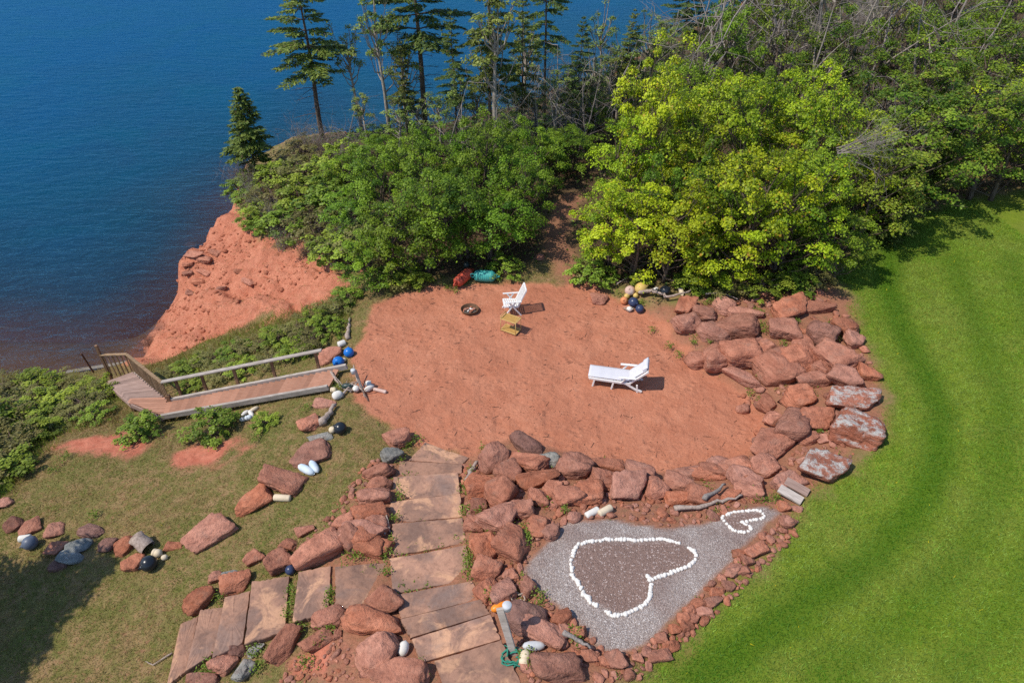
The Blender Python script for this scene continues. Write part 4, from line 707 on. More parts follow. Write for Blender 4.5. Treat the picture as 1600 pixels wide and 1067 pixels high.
zoomed([(290,120,165,145,-20),(230,232,145,110,-20,'g'),(150,350,185,110,-25),(150,432,160,110),(110,520,200,130,-10),(90,620,230,160,0),(130,720,190,140,10),(60,780,180,170,0),(160,850,150,110,20)], 560, 660, 4.445, bank3)
zoomed([(600,110,300,170,0),(620,210,260,140,10),(520,180,140,140,60),(320,232,330,200,-20),(120,200,135,85,0),(60,312,175,180,-30),(730,552,155,175,50),(640,682,380,175,10),(380,662,235,140,-10),(100,812,255,165,-65),(300,812,195,120,-15),(680,892,330,240,-40),(840,1022,370,160,10),(430,760,45,80),(470,90,140,110,-20),(220,120,120,70,-20)], 420, 800, 3.996, bank3)
zoomed([(310,512,240,170,-30),(555,392,195,130,-10),(530,338,115,65,-20,'g'),(670,222,135,115,-30),(480,942,135,125,20),(620,992,160,115,-40,'g'),(690,842,120,70,-35,'g'),(340,1042,190,85,0),(560,852,125,80,0,'d'),(430,350,110,80,-20)], 240, 820, 4.32, bank3)
scatter_stones(bank3, poly_at([(620,690,.1),(600,760,.3),(600,860,.5),(520,870,.3),(450,880,.1),(520,800,.2),(560,740,.1)], .3), 60, .10, .3, .68, 8); scatter_stones(bank3, poly_at([(460,1000,.4),(600,980,.6),(640,1010,.9),(600,1067,.8),(430,1067,.3)], .5), 70, .06, .2, .8, 9)
edging = thing('stone_edging', 'row of small red stones edging the gravel against the lawn', 'stone edging', tuple(G(1110, 930)))
zoomed([(1430,190,80,60),(1270,330,110,70,-25),(1180,350,60,60),(1220,390,60,60),(1150,440,80,60,-40),(1200,440,60,50),(1090,475,60,50),(1130,520,60,60),(1060,550,70,50),(1040,600,90,60,-30),(970,610,80,60),(1000,650,80,50),(920,650,60,60),(890,690,80,60),(940,690,60,50),(910,730,60,60),(850,740,60,60),(780,790,60,60),(830,830,90,60),(770,880,110,70),(700,860,70,60),(650,890,60,50),(540,900,100,90,60),(490,910,70,60),(610,980,60,60)], 800, 760, 3.333, edging)
scatter_stones(edging, poly_at([(1225,800),(1247,812),(1240,838),(1192,892),(1115,965),(1035,1035),(990,1070),(925,1075),(935,1022),(968,1028),(1012,1012),(1052,976),(1092,936),(1134,888),(1180,846),(1222,806)], 1.1), 230, .13, .34, .62, 10)
for r_ in (wall, bank, bank2, bank3, edging): adopt(r_)
# loose boulders on the grass
for a in [(509,630,38,18,0,'','flat red rock just below the end of the wooden stair'),(484,658,38,40,-10,'','reddish rock left of the driftwood log near the stair end'),(500,684,40,20,-10,'g','grey stone on top end of the row below the black ball'),
          (489,707,68,40,-15,'','dark slabby boulder behind the two pale blue floats'),(445,749,72,50,10,'','broad flat boulder above the single cream float in the grass row'),(397,785,62,44,-30,'','squarish boulder second from the bottom of the grass row'),
          (331,827,84,58,-30,'','largest flat red boulder at the bottom end of the grass row')]: boulder(*a[:6], None, 'boulder', a[6], 1.12, .34, .5)
for q in [(90,650,145,135,-30,'d','dark boulder at the left end of the lower left row'),(205,662,155,135,-20,'','red boulder above the blue grey ball and white float'),(350,682,205,125,-20,'','long red boulder right of the one above the blue grey ball'),(570,692,190,95,10,'d','low dark boulder behind the large grey stone'),
          (360,802,115,120,0,'','red rock left of the large grey stone'),(520,782,185,125,-15,'b','large smooth blue-grey stone in the lower left row'),(460,862,135,115,30,'b','smaller pale grey stone leaning on the large grey stone'),(370,912,145,90,0,'d','dark flat rock below the grey stones'),
          (700,772,145,120,-40,'d','dark purple rock right of the large grey stone'),(800,790,185,140,-35,'','red rock left of the hollow driftwood stump'),(862,892,135,125,0,'','red rock touching the black ball in the lower left'),(1110,792,115,70,0,'','small red rock right of the hollow driftwood stump'),(45,505,95,120,0,'','weathered rock at the left picture edge under the scrub')]:
    boulder(q[0]/4.103, 660+q[1]/4.103, q[2]/4.103, q[3]/4.103, q[4], q[5], None, 'boulder', q[6], 1.12, .34, .5)
for a in [(512,507,18,14,0,'','pale red rock beside the upright driftwood stick above the stair'),(515,556,40,34,-10,'','red boulder behind the top post of the stair handrail'),(935,466,28,24,0,'','flat red rock left of the pinkish ball'),(845,402,16,12,0,'','small red rock on the path into the wood'),(294,412,22,14,0,'','rounded rock jutting from the cliff edge over the sea')]:
    boulder(*a[:6], None, 'boulder', a[6], 1.12, .34, .5)
# white stones laid as hearts
m = NM('white_stone'); co = m.coord('Object', True); M_WSTONE = m.done(m.pbr(m.mix(m.ramp(m.noise(co, 3, 4), [(.35, 0), (.65, 1)]), (.62, .56, .50), (.86, .84, .80)), .7))
WST = [rock_mesh('stone', 80+i, 2, M_WSTONE, 5, 6, .04, .95) for i in range(4)]
for pts, lab, sz in ((HEART_BIG, 'large heart outlined in white stones on the gravel', .12), (HEART_SMALL, 'small heart outlined in white stones at the narrow end of the gravel', .105)):
    hr = thing('stone_heart', lab, 'stone heart', tuple(G(*np.mean(pts, 0))), 0, 'white stone hearts')
    for u, v in pts+[((a[0]+b[0])/2, (a[1]+b[1])/2) for a, b in zip(pts, pts[1:]+pts[:1]) if 7 < math.dist(a, b) < 16]:
        c = G(u, v); o = link('stone', random.choice(WST), hr); s = sz*random.uniform(.8, 1.25); o.scale = (s/2, s*.4, s*.3); o.location = (c[0], c[1], c[2]+s*.16); o.rotation_euler = (0, 0, random.random()*6.28)
    adopt(hr)
# ------------------------------------------------------------------ stone steps
m = NM('step_slab'); P_ = m.world(); co = m.coord('Object', True); r = m.rnd()
n1 = m.noise(P_, 1.5, 5, .6, .5); n2 = m.noise(P_, 10, 5, .65)
c = m.mix(m.ramp(n1, [(.38, 0), (.6, 1)]), (.22, .132, .10), (.40, .22, .15)); c = m.mix(m.ramp(m.noise(P_, 1.1, 5, .62, .8), [(.53, 0), (.60, .9)]), c, (.55, .31, .19)); c = m.mix(m.ramp(m.noise(P_, .8, 4, .6, .4), [(.56, 0), (.66, .6)]), c, (.215, .155, .135)); c = m.mix(m.ramp(n2, [(.3, .45), (.5, 0)]), c, (.13, .07, .052))
c = m.mix(m.ramp(m.noise(P_, 24, 3), [(.7, 0), (.76, .4)]), c, (.55, .42, .33))
hs = m.n('ShaderNodeHueSaturation'); m.l(c, hs.inputs['Color']); m.put(hs.inputs['Value'], m.math('MULTIPLY_ADD', r, .35, .84)); m_slab = m.done(m.pbr(hs.outputs[0], .88, m.bump(m.math('ADD', n2, n1), .6, .025), .2))
def slab(q, h, parent):
    P4 = np.array([on_level(p[0], p[1], h) for p in q]); c = P4.mean(0); bm = bmesh.new(); N = 14
    def edge_pt(f):                                              # outline with a slightly broken edge
        k = int(f*4) % 4; t = f*4-int(f*4); return P4[k]*(1-t)+P4[(k+1) % 4]*t
    ring = []
    for i in range(4*N):
        p = edge_pt(i/(4*N)); d = (c-p); p = p+d*(.004+.045*random.random()**4); ring.append(p-c)
    top = [bm.verts.new((p[0]*.985, p[1]*.985, .0+random.gauss(0, .002))) for p in ring]; mid_ = [bm.verts.new((p[0], p[1], -.022)) for p in ring]; bot = [bm.verts.new((p[0]*.99, p[1]*.99, -.26)) for p in ring]
    inner = [bm.verts.new((p[0]*.8, p[1]*.8, random.gauss(.004, .003))) for p in ring]; cv = bm.verts.new((0, 0, .004)); n = len(ring)
    for i in range(n):
        j = (i+1) % n
        for a, b in ((top, mid_), (mid_, bot), (inner, top)): bm.faces.new((a[i], b[i], b[j], a[j]))
        bm.faces.new((cv, inner[i], inner[j]))
    bmesh.ops.recalc_face_normals(bm, faces=bm.faces); me = bpy.data.meshes.new('slab'); bm.to_mesh(me); bm.free(); me.materials.append(m_slab)
    o = link('slab', me, parent); o.location = c; o.rotation_euler = (random.gauss(0, .012), random.gauss(0, .012), 0); return o
st1 = thing('stone_steps', 'straight flight of wide sandstone slab steps leading down to the sand', 'steps', tuple(on_level(660, 880, .5)), 0, 'flights of slab steps')
for q, h in SLABS: slab(q, h, st1)
st2 = thing('stone_steps', 'side flight of sandstone slab steps branching left down to the grass', 'steps', tuple(on_level(430, 950, .2)), 0, 'flights of slab steps')
for q, h in SLABS_LEFT: slab(q, h, st2)
adopt(st1); adopt(st2)
# rubble lying on the cliff, too fine to count
rp = scatter(12000, -21, -5, 15, 34, m_cliff*np.clip(fbm(XX*.5+3, YY*.5, 3)*2.2+.35, 0, 1)*(H > SEA)); n = len(rp); base = np.array([v.co[:] for v in STONES[0].vertices]); pick = [i for i, d_ in enumerate(unit(base)) if True]
bm = bmesh.new(); bmesh.ops.create_icosphere(bm, subdivisions=1, radius=1.0); D1 = np.array([v.co[:] for v in bm.verts]); F1 = np.array([[v.index for v in f.verts] for f in bm.faces]); bm.free()
sz = (.025+.13*RNG.random(n)**5)[:, None, None]; V = rp[:, None, :]+D1[None]*sz*RNG.uniform(.55, 1.2, (n, len(D1), 3))*np.array((1.2, 1, .7)); F = (np.arange(n)[:, None, None]*len(D1)+F1[None]).reshape(-1, 3)
M_RUB = rock_mat('cliff_rubble', (.38, .12, .065), (.60, .24, .14), (.22, .07, .042)); o = link('cliff_rubble', mesh_np('cliff_rubble', V.reshape(-1, 3), F, M_RUB), kind='stuff'); o['label'] = 'loose red rubble lying on the cliff face'; o['category'] = 'rubble'
for k, (u, v, w, h, a, lab) in enumerate([(303,398,24,12,20,'upper ledge rock at the cliff edge over the sea'),(318,404,26,12,15,'middle ledge rock set back from the cliff edge'),(310,440,24,12,10,'lower ledge rock near the foot of the cliff'),(388,440,22,10,20,'dark broken ledge in the middle of the cliff face'),(372,424,16,9,10,'small broken ledge above the middle of the cliff face'),(300,384,18,9,30,'topmost ledge rock along the seaward cliff edge'),(296,426,18,10,0,'ledge rock below the rounded rock at the cliff edge'),(320,425,20,10,20,'flat rock set in the cliff behind the rounded rock'),(334,395,18,9,25,'flat rock in the upper cliff near the sea edge'),(298,458,18,9,10,'low ledge rock above the waterline of the cliff'),(345,450,16,8,0,'lone rock in the smooth lower cliff face')]): boulder(u, v, w, h, a, '', None, 'ledge_rock', lab, 1.2, .42)
# ------------------------------------------------------------------ the wooden stair down to the water
def wood_mat(name, a, b, sc=(2, 22, 22)):
    m = NM(name); co = m.coord('Object', True); n = m.noise(m.scale(co, sc), 1.4, 5, .65); r = m.rnd(); c = m.mix(m.ramp(n, [(.3, 0), (.7, 1)]), a, b)
    hs = m.n('ShaderNodeHueSaturation'); m.l(c, hs.inputs['Color']); m.put(hs.inputs['Value'], m.math('MULTIPLY_ADD', r, .4, .8)); return m.done(m.pbr(hs.outputs[0], .85, m.bump(n, .5, .008), .2))
M_DECK = wood_mat('dusty_deck_wood', (.32, .155, .10), (.47, .245, .165)); M_DECKG = wood_mat('weathered_deck_wood', (.24, .155, .125), (.42, .29, .24)); M_WGREY = wood_mat('grey_wood', (.29, .245, .21), (.52, .45, .40), (2, 9, 9)); M_WBROWN = wood_mat('brown_wood', (.14, .075, .045), (.29, .17, .10), (5, 5, 5))
stair = thing('beach_stair', 'weathered wooden stair with handrail running down from the sand to the water', 'stair', tuple(on_level(400, 610, -.9)))
A0 = Vector(on_level(530, 577, .10)); B0 = Vector(on_level(514, 604, .10)); A1 = Vector(on_level(262, 629, -1.35)); B1 = Vector(on_level(254, 650, -1.35))
def in_stair(mb, name, mat, bevel=0): return mb.build(name, mat, stair, bevel)
n = 30
for i in range(n):
    f0 = (i+.5)/n; a = A0.lerp(A1, f0); b = B0.lerp(B1, f0); w = (A1-A0).length/n*.87
    mb = MB(); jit = random.gauss(0, .006); mb.beam(a+Vector((0, 0, jit)), b+Vector((0, 0, jit+random.gauss(0, .005))), w, .04); in_stair(mb, 'plank', M_DECK)
side = (A0-B0).normalized()
for nm, p, q, hgt in (('stringer', A0, A1, .20), ('stringer', B0, B1, .19)):
    off = side*(.06 if p is A0 else -.06); up = Vector((0, 0, .02)); in_stair(MB().beam(p+off+up+(p-q).normalized()*(.25 if p is A0 else 0), q+off+up, .10, hgt), nm, M_WGREY, .008)
rail_h = .88
ra = A0.lerp(A1, .10)+side*.09+Vector((0, 0, rail_h)); rb = A1+side*.09+Vector((0, 0, rail_h))
in_stair(MB().beam(ra+(A0-A1).normalized()*.12, rb, .15, .05), 'handrail', M_WGREY, .006)
for u, v in ((497,574),(430,590),(372,602),(322,611),(281,621)):
    f = (530-u)/(530-262); p = A0.lerp(A1, f)+side*.155; in_stair(MB().beam(p-Vector((0, 0, .5)), p+Vector((0, 0, rail_h-.03)), .09, .09), 'post', M_WBROWN, .006)
# corner landing and the lower flight, turned away to the left
C0 = A1; D0 = Vector(on_level(205, 629, -1.40)); C1 = Vector(on_level(207, 582, -2.55)); D1 = Vector(on_level(168, 597, -2.55))
q = [A1+Vector((0, 0, -.01)), B1+Vector((0, 0, -.01)), D0]
for i in range(7):                                               # corner boards, cut to a mitre
    g0, g1 = i/7+.006, (i+1)/7-.006; t = Vector((0, 0, .02)); p0 = B1.lerp(A1, g0); p1 = B1.lerp(A1, g1); p2 = B1.lerp(D0, g1); p3 = B1.lerp(D0, g0)
    in_stair(MB().add([p0-t, p1-t, p2-t, p3-t, p0+t, p1+t, p2+t, p3+t], [(3, 2, 1, 0), (4, 5, 6, 7), (0, 1, 5, 4), (1, 2, 6, 5), (2, 3, 7, 6), (3, 0, 4, 7)]), 'plank', M_DECK)
n = 17
for i in range(n):
    f = (i+.5)/n; a = C0.lerp(C1, f); b = D0.lerp(D1, f); w = ((C1-C0).length+(D1-D0).length)/2/n*.92; j = Vector((0, 0, random.gauss(0, .006)))
    in_stair(MB().beam(a+j, b+j, w, .04), 'plank', M_DECKG if i > 1 else M_DECK)
in_stair(MB().beam(D0+Vector((-.04, -.02, -.12)), D1+Vector((-.04, -.02, -.12)), .06, .18), 'stringer', M_DECKG); in_stair(MB().beam(B1+Vector((0, -.05, -.1)), D0+Vector((0, -.05, -.1)), .06, .16), 'stringer', M_DECKG)
in_stair(MB().beam(C0+Vector((.04, .02, -.12)), C1+Vector((.04, .02, -.12)), .06, .22), 'stringer', M_WGREY)
for f in (.05, .4, .75, 1.0):
    p = D0.lerp(D1, f); in_stair(MB().beam(p+Vector((0, 0, -1.6)), p+Vector((0, 0, -.05)), .10, .10), 'post', M_WBROWN)
sp = (C1-C0).cross(Vector((0, 0, 1))).normalized()*.07
r0_ = C0+sp+Vector((.0, 0, rail_h)); r1_ = C1+sp+Vector((0, 0, rail_h)); M_WTAN = wood_mat('tan_rail_wood', (.22, .135, .075), (.40, .27, .16), (5, 5, 5))
in_stair(MB().beam(r0_, r1_, .11, .05), 'handrail', M_WTAN, .005)
E1 = C1+Vector((-1.15, .15, -.15)); in_stair(MB().beam(r1_+Vector((0, 0, .01)), E1+sp+Vector((0, 0, rail_h)), .11, .05), 'handrail', M_WTAN, .005)
in_stair(MB().beam(C0+sp*1.2+Vector((0, 0, -.15)), C0+sp*1.2+Vector((0, 0, .30)), .12, .12), 'post', M_WBROWN)
for i in range(17):
    f = i/16; p = C0.lerp(C1, f)+sp; in_stair(MB().beam(p+Vector((0, 0, -.08)), p+Vector((0, 0, rail_h-.02)), .04, .04), 'baluster', M_WTAN)
for i in range(6):
    f = (i+.5)/6; p = C1.lerp(E1, f)+sp; in_stair(MB().beam(p+Vector((0, 0, -.2)), p+Vector((0, 0, rail_h-.02)), .04, .04), 'baluster', M_WTAN)
p = E1+sp; in_stair(MB().beam(p+Vector((0, 0, -1.5)), p+Vector((0, 0, 1.35)), .09, .09), 'post', M_WBROWN)
for i in range(6):                                               # lower boards that lead on to the shore
    f = i/6; a = C1.lerp(C1+Vector((-.9, .45, 0)), f)+Vector((-.1, .1, -.35-.12*i)); b = a+(D1-C1)*1.02+Vector((-.1, -.05, 0)); in_stair(MB().beam(a, b, .22, .04), 'plank', M_DECKG)
adopt(stair)
def post(name, u, v, hgt, lean, mat, label, w=.07, cat='post'):
    p = Vector(G(u, v)); o = MB().beam(Vector((0, 0, -.3)), Vector((lean[0], lean[1], hgt)), w, w).build(name, mat, None, .004, label=label, cat=cat); o.location = p; return o
M_RUST = simple_mat('rusty_steel', (.10, .045, .03), .8, .4, 14); M_GREYMETAL = simple_mat('weathered_metal', (.35, .37, .40), .5, .2, 9)
post('mooring_post', 148, 583, 1.0, (-.25, .1, 0), M_RUST, 'thin rusty post at the water edge left of the stair foot', .06)
lg = MB().beam(Vector((-1.3, -.25, 0)), Vector((1.4, .35, .1)), .22, .06).build('shore_plank', M_WGREY, None, 0, label='long grey plank lying at the water edge by the stair foot', cat='plank'); lg.location = Vector(G(152, 578))+Vector((0, 0, .08))
# ------------------------------------------------------------------ furniture on the sand
m = NM('white_resin'); M_WHITE = m.done(m.pbr(m.mix(m.noise(m.coord('Object'), 6, 3), (.72, .71, .69), (.82, .81, .80)), .45, None, .4))
m = NM('cushion_fabric'); co = m.coord('Object'); n_ = m.noise(co, 5, 4); wv_ = m.noise(m.scale(co, (60, 60, 60)), 1, 2)
st_n = m.n('ShaderNodeSeparateXYZ'); m.l(co, st_n.inputs[0]); pl = m.math('ABSOLUTE', m.math('SINE', m.math('MULTIPLY', st_n.outputs[1], 28.0)))
M_CUSH = m.done(m.pbr(m.mix(m.ramp(pl, [(.0, .6), (.12, 0)]), m.mix(n_, (.56, .55, .60), (.68, .67, .70)), (.48, .47, .54)), .85, m.bump(wv_, .3, .004), .2))
def cushion(mb, x0, x1, y0, y1, z0, z1, nx=10, ny=6, tilt=0.0, piv=(0, 0)):
    vs = []; fs = []
    for s_ in (0, 1):
        for i in range(nx+1):
            for j in range(ny+1):
                fx = i/nx; fy = j/ny; e = min(1, 5*min(fx, 1-fx)+.0)*min(1, 4*min(fy, 1-fy)); e = math.sqrt(max(0, e))
                zc_ = (z0+z1)/2; z = zc_+(1 if s_ else -1)*(z1-z0)/2*(.35+.65*e)*(1-.12*abs(math.sin(fx*math.pi*4))**8)
                x = x0+(x1-x0)*fx; y = y0+(y1-y0)*fy; dx = x-piv[0]; dz = z-piv[1]
                vs.append((piv[0]+dx*math.cos(tilt)-dz*math.sin(tilt), y, piv[1]+dx*math.sin(tilt)+dz*math.cos(tilt)))
    k = (nx+1)*(ny+1); ix = lambda s_, i, j: s_*k+i*(ny+1)+j
    for i in range(nx):
        for j in range(ny): fs += [(ix(1, i, j), ix(1, i+1, j), ix(1, i+1, j+1), ix(1, i, j+1)), (ix(0, i, j+1), ix(0, i+1, j+1), ix(0, i+1, j), ix(0, i, j))]
    for i in range(nx): fs += [(ix(0, i, 0), ix(0, i+1, 0), ix(1, i+1, 0), ix(1, i, 0)), (ix(1, i, ny), ix(1, i+1, ny), ix(0, i+1, ny), ix(0, i, ny))]
    for j in range(ny): fs += [(ix(1, 0, j), ix(1, 0, j+1), ix(0, 0, j+1), ix(0, 0, j)), (ix(0, nx, j), ix(0, nx, j+1), ix(1, nx, j+1), ix(1, nx, j))]
    return mb.add(vs, fs, True)
f0, f1 = G(930, 603), G(998, 613); yaw = math.atan2(f1[1]-f0[1], f1[0]-f0[0])
lo_c = (f0+f1)/2+np.array((-math.sin(yaw), math.cos(yaw), 0))*.29
L = thing('sun_lounger', 'white resin sun lounger with pale cushion and raised back on the sand', 'sun lounger', (lo_c[0], lo_c[1], hz(lo_c[0], lo_c[1])), yaw)
W = .60; zt = .37; tl = math.radians(47)
for s_ in (-1, 1):
    y = s_*W/2
    MB().beam((-.92, y, zt-.03), (.42, y, zt-.05), .05, .09).build('side_rail', M_WHITE, L, .01)
    for x in (-.80, -.18, .66): MB().beam((x, y, 0), (x+(.05 if x < 0 else -.04), y, zt-.05), .055, .045).build('leg', M_WHITE, L, .008)
    MB().beam((.28, y, .30), (.70, y, .05), .045, .07).build('brace', M_WHITE, L, .008)
    MB().beam((.62, y, .12), (.80, y, .05), .05, .08).build('wheel_bracket', M_WHITE, L, .01)
    MB().beam((.38, y*1.02, zt-.02), (.38+.78*math.cos(tl), y*1.02, zt-.02+.78*math.sin(tl)), .05, .07).build('back_rail', M_WHITE, L, .01)
    ar = MB(); ar.beam((.02, y*1.14, .57), (.58, y*1.14, .60), .085, .035); ar.build('armrest', M_WHITE, L, .01); MB().beam((.10, y*1.12, zt-.02), (.24, y*1.14, .56), .05, .04).build('armrest_support', M_WHITE, L, .006)
for i in range(14): MB().box((-.86+i*.095, 0, zt-.01), (.06, W, .018)).build('slat', M_WHITE, L)
for i in range(8):
    f = .05+i*.1; MB().beam((.38+f*math.cos(tl), -W/2, zt+f*math.sin(tl)), (.38+f*math.cos(tl), W/2, zt+f*math.sin(tl)), .06, .018, (-math.sin(tl), 0, math.cos(tl))).build('slat', M_WHITE, L)
MB().beam((-.93, -W/2, zt-.03), (-.93, W/2, zt-.03), .05, .08).build('end_rail', M_WHITE, L, .01)
cushion(MB(), -.97, .40, -W/2+.01, W/2-.01, zt+.005, zt+.085, 18, 8).build('seat_cushion', M_CUSH, L)
cushion(MB(), .36, 1.14, -W/2+.01, W/2-.01, zt+.02, zt+.10, 10, 8, tl, (.38, zt)).build('back_cushion', M_CUSH, L)
cushion(MB(), 1.02, 1.22, -W/2+.03, W/2-.03, zt+.04, zt+.17, 8, 8, tl, (.38, zt)).build('head_cushion', M_CUSH, L)
# folding armchair, seen from its left front
cp_ = G(799, 487); Cc = thing('armchair', 'white slatted resin garden armchair behind the little yellow table', 'chair', (cp_[0], cp_[1], cp_[2]), math.radians(8))
W = .52; bt = math.radians(66)
for s_ in (-1, 1):
    y = s_*W/2; yo = s_*(W/2+.04)
    MB().beam((-.28, y, .42), (.24, y, .37), .045, .06).build('seat_rail', M_WHITE, Cc, .008)
    MB().beam((.20, y, .36), (.20+.78*math.cos(bt), y, .36+.78*math.sin(bt)), .045, .06).build('back_rail', M_WHITE, Cc, .008)
    MB().beam((-.30, yo, 0), (.12, yo, .62), .04, .05).build('leg', M_WHITE, Cc, .006); MB().beam((.34, yo, 0), (-.12, yo, .62), .04, .05).build('leg', M_WHITE, Cc, .006)
    MB().beam((-.28, s_*(W/2+.05), .645), (.34, s_*(W/2+.05), .635), .07, .03).build('armrest', M_WHITE, Cc, .008)
for i in range(7): MB().box((-.26+i*.078, 0, .435-.007*i), (.058, W, .022)).build('slat', M_WHITE, Cc, .004)
for i in range(9):
    y = -W/2+.03+i*(W-.06)/8; MB().beam((.22, y, .43), (.20+.74*math.cos(bt), y, .37+.74*math.sin(bt)), .036, .016, (-math.sin(bt), 0, math.cos(bt))).build('slat', M_WHITE, Cc)
MB().beam((.20+.78*math.cos(bt), -W/2, .36+.78*math.sin(bt)), (.20+.78*math.cos(bt), W/2, .36+.78*math.sin(bt)), .05, .08).build('top_rail', M_WHITE, Cc, .01); MB().beam((-.29, -W/2, .40), (-.29, W/2, .40), .03, .10).build('front_rail', M_WHITE, Cc, .008)
# two-tier table
M_RATTAN = simple_mat('yellow_slatted_wood', (.50, .29, .085), .55, .2, 14); M_BRASS = simple_mat('yellow_metal_tube', (.62, .42, .16), .4, .15, 10)
tp = G(798, 517); T = thing('side_table', 'small yellow two-tier side table in front of the white armchair', 'table', tuple(tp), math.radians(-30))
for z in (.07, .56):
    for i in range(9): MB().box((0, -.16+i*.04, z), (.60, .034, .016)).build('slat', M_RATTAN, T)
    fr_ = MB(); fr_.beam((-.31, -.19, z), (.31, -.19, z), .025, .03); fr_.beam((-.31, .19, z), (.31, .19, z), .025, .03); fr_.beam((-.31, -.19, z), (-.31, .19, z), .025, .03); fr_.beam((.31, -.19, z), (.31, .19, z), .025, .03); fr_.build('shelf_frame', M_BRASS, T)
for x in (-.31, .31):
    for y in (-.19, .19): MB().tube([(x, y, 0), (x, y, .60)], .012, 8).build('leg', M_BRASS, T)
    MB().tube([(x, -.19, .58), (x*1.03, -.17, .66), (x*1.03, .17, .66), (x, .19, .58)], .012, 8).build('handle', M_BRASS, T)
# fire pit
M_PIT = simple_mat('rusted_pit_steel', (.14, .075, .04), .8, .4, 10, .3, .2); M_ASH = simple_mat('ash', (.09, .075, .065), .95, .6, 12)
fp = G(734, 486); Fp = thing('fire_pit', 'round rusty fire bowl with stones in it, sunk in the sand', 'fire pit', tuple(fp))
MB().lathe([(.20, -.10), (.30, .02), (.335, .10), (.345, .10), (.345, .12), (.325, .12), (.315, .10), (.28, .03), (.18, -.06), (0.001, -.07)], 28).build('bowl', M_PIT, Fp); MB().lathe([(.26, .0), (.16, .03), (.001, .035)], 20).build('ash', M_ASH, Fp)
for i in range(9):
    a = i*.9+.4; rr = .16 if i % 2 else .09; o = link('stone', R_GREY[0] if False else (WST[i % 4] if i % 4 == 0 else STONES[i % 7]), Fp); o.location = (math.cos(a)*rr, math.sin(a)*rr, .06); s = random.uniform(.05, .085); o.scale = (s, s*.8, s*.6); o.rotation_euler = (0, 0, a)
# ------------------------------------------------------------------ buoys and floats
def plastic(name, col, rough=.42, dirt=None, amt=.3, var=.15): return simple_mat(name, col, rough, var, 5, .4, .05, 0, dirt, amt)
DIRT = (.22, .16, .12)
PM = {'blue': plastic('blue_plastic', (.012, .16, .55), .3), 'black': plastic('black_plastic', (.018, .022, .03), .3), 'navy': plastic('navy_plastic', (.035, .05, .11), .35), 'slate': plastic('slate_plastic', (.10, .12, .17), .45, DIRT, .2), 'yellow': plastic('faded_yellow', (.62, .43, .13), .5, (.45, .33, .16), .3),
      'pink': plastic('faded_pink', (.60, .40, .33), .55, (.72, .62, .55), .4), 'peach': plastic('faded_orange', (.70, .27, .12), .5, (.75, .5, .3), .3), 'orange': plastic('orange_plastic', (.85, .26, .02), .4), 'white': plastic('white_foam', (.72, .68, .62), .7, (.45, .36, .28), .32), 'cream': plastic('cream_foam', (.68, .56, .40), .7, (.40, .28, .18), .3),
      'pale': plastic('pale_blue_foam', (.56, .66, .74), .6, (.72, .70, .66), .4), 'red': plastic('faded_red', (.55, .085, .045), .55, (.30, .07, .05), .35), 'teal': plastic('faded_teal', (.05, .34, .31), .5, (.25, .36, .30), .35), 'green': plastic('green_rope', (.03, .22, .15), .8), 'dkgreen': plastic('dark_green_plastic', (.03, .05, .045), .4), 'greywhite': plastic('grey_white', (.55, .56, .58), .6)}
M_ROPE = simple_mat('old_rope', (.42, .34, .27), .9, .3, 30)
def ball(u, v, rpx, colr, label, lug=True, rz=None, parent=None):
    c = G(u, v+rpx*.55); r = rpx*pxm(c); o = thing('ball_buoy', label, 'buoy', (c[0], c[1], c[2]+r*.93), random.random()*6.28 if rz is None else rz)
    o.rotation_euler = (random.gauss(0, .5), random.gauss(1.0, .4), o.rotation_euler[2])
    pf = [(r*math.sin(a), -r*math.cos(a)) for a in np.linspace(0.02, math.pi-.28, 18)]; pf += [(r*.24, r*1.0), (r*.2, r*1.1), (r*.12, r*1.13), (.001, r*1.13)]
    b = MB().lathe(pf, 24).build('body', PM[colr], o)
    if lug: MB().torus((0, 0, r*1.16), r*.13, r*.05, (1, 0, 0), (0, 0, 1), 12, 5).build('eye', PM[colr], b); MB().torus((0, 0, r*.86), r*.46, r*.035, (1, 0, 0), (0, 1, 0), 20, 5).build('collar', PM[colr], b)
    return o
def capsule(u, v, wpx, hpx, ang, colr, label, kind='egg', lift=0.0):
    c = G(u, v+hpx*.35); s = pxm(c); L_ = wpx*s; r = hpx*s*.5; a = math.radians(ang)
    e = on_level(u+math.cos(a)*20, v+math.sin(a)*20, c[2])-on_level(u-math.cos(a)*20, v-math.sin(a)*20, c[2]); yw = math.atan2(e[1], e[0])
    L_ = max(np.linalg.norm(e)*wpx/40, 2.1*r*.9); o = thing('float', label, 'float', (c[0], c[1], c[2]+r*.9+lift), yw); o.rotation_euler = (random.random()*6.28, random.gauss(0, .06), yw); h = L_/2
    if kind == 'egg': pf = [(.001, -h), (r*.35, -h*.96), (r*.72, -h*.80), (r*.95, -h*.45), (r, -h*.1), (r*.97, h*.25), (r*.86, h*.6), (r*.6, h*.85), (r*.3, h*.97), (.001, h)]
    elif kind == 'cyl': pf = [(.001, -h), (r*.75, -h), (r*.95, -h*.92), (r, -h*.8), (r, h*.8), (r*.95, h*.92), (r*.75, h), (.001, h)]
    else: pf = [(.001, -h), (r*.3, -h*.97), (r*.85, -h*.8), (r, -h*.45), (r*.9, -h*.3), (r*.9, -h*.22), (r, -h*.1), (r, h*.45), (r*.7, h*.75), (r*.3, h*.95), (.001, h)]
    b = MB().lathe(pf, 18, axis='x').build('body', PM[colr], o); MB().torus((h*.98, 0, 0), r*.2, r*.06, (1, 0, 0), (0, 1, 0), 10, 5).build('eye', PM[colr], b)
    MB().tube([(-h*1.06, 0, 0), (-h*1.0, 0, 0), (-h*.8, 0, 0)], r*.14, 6).build('spindle', M_ROPE, b); return o
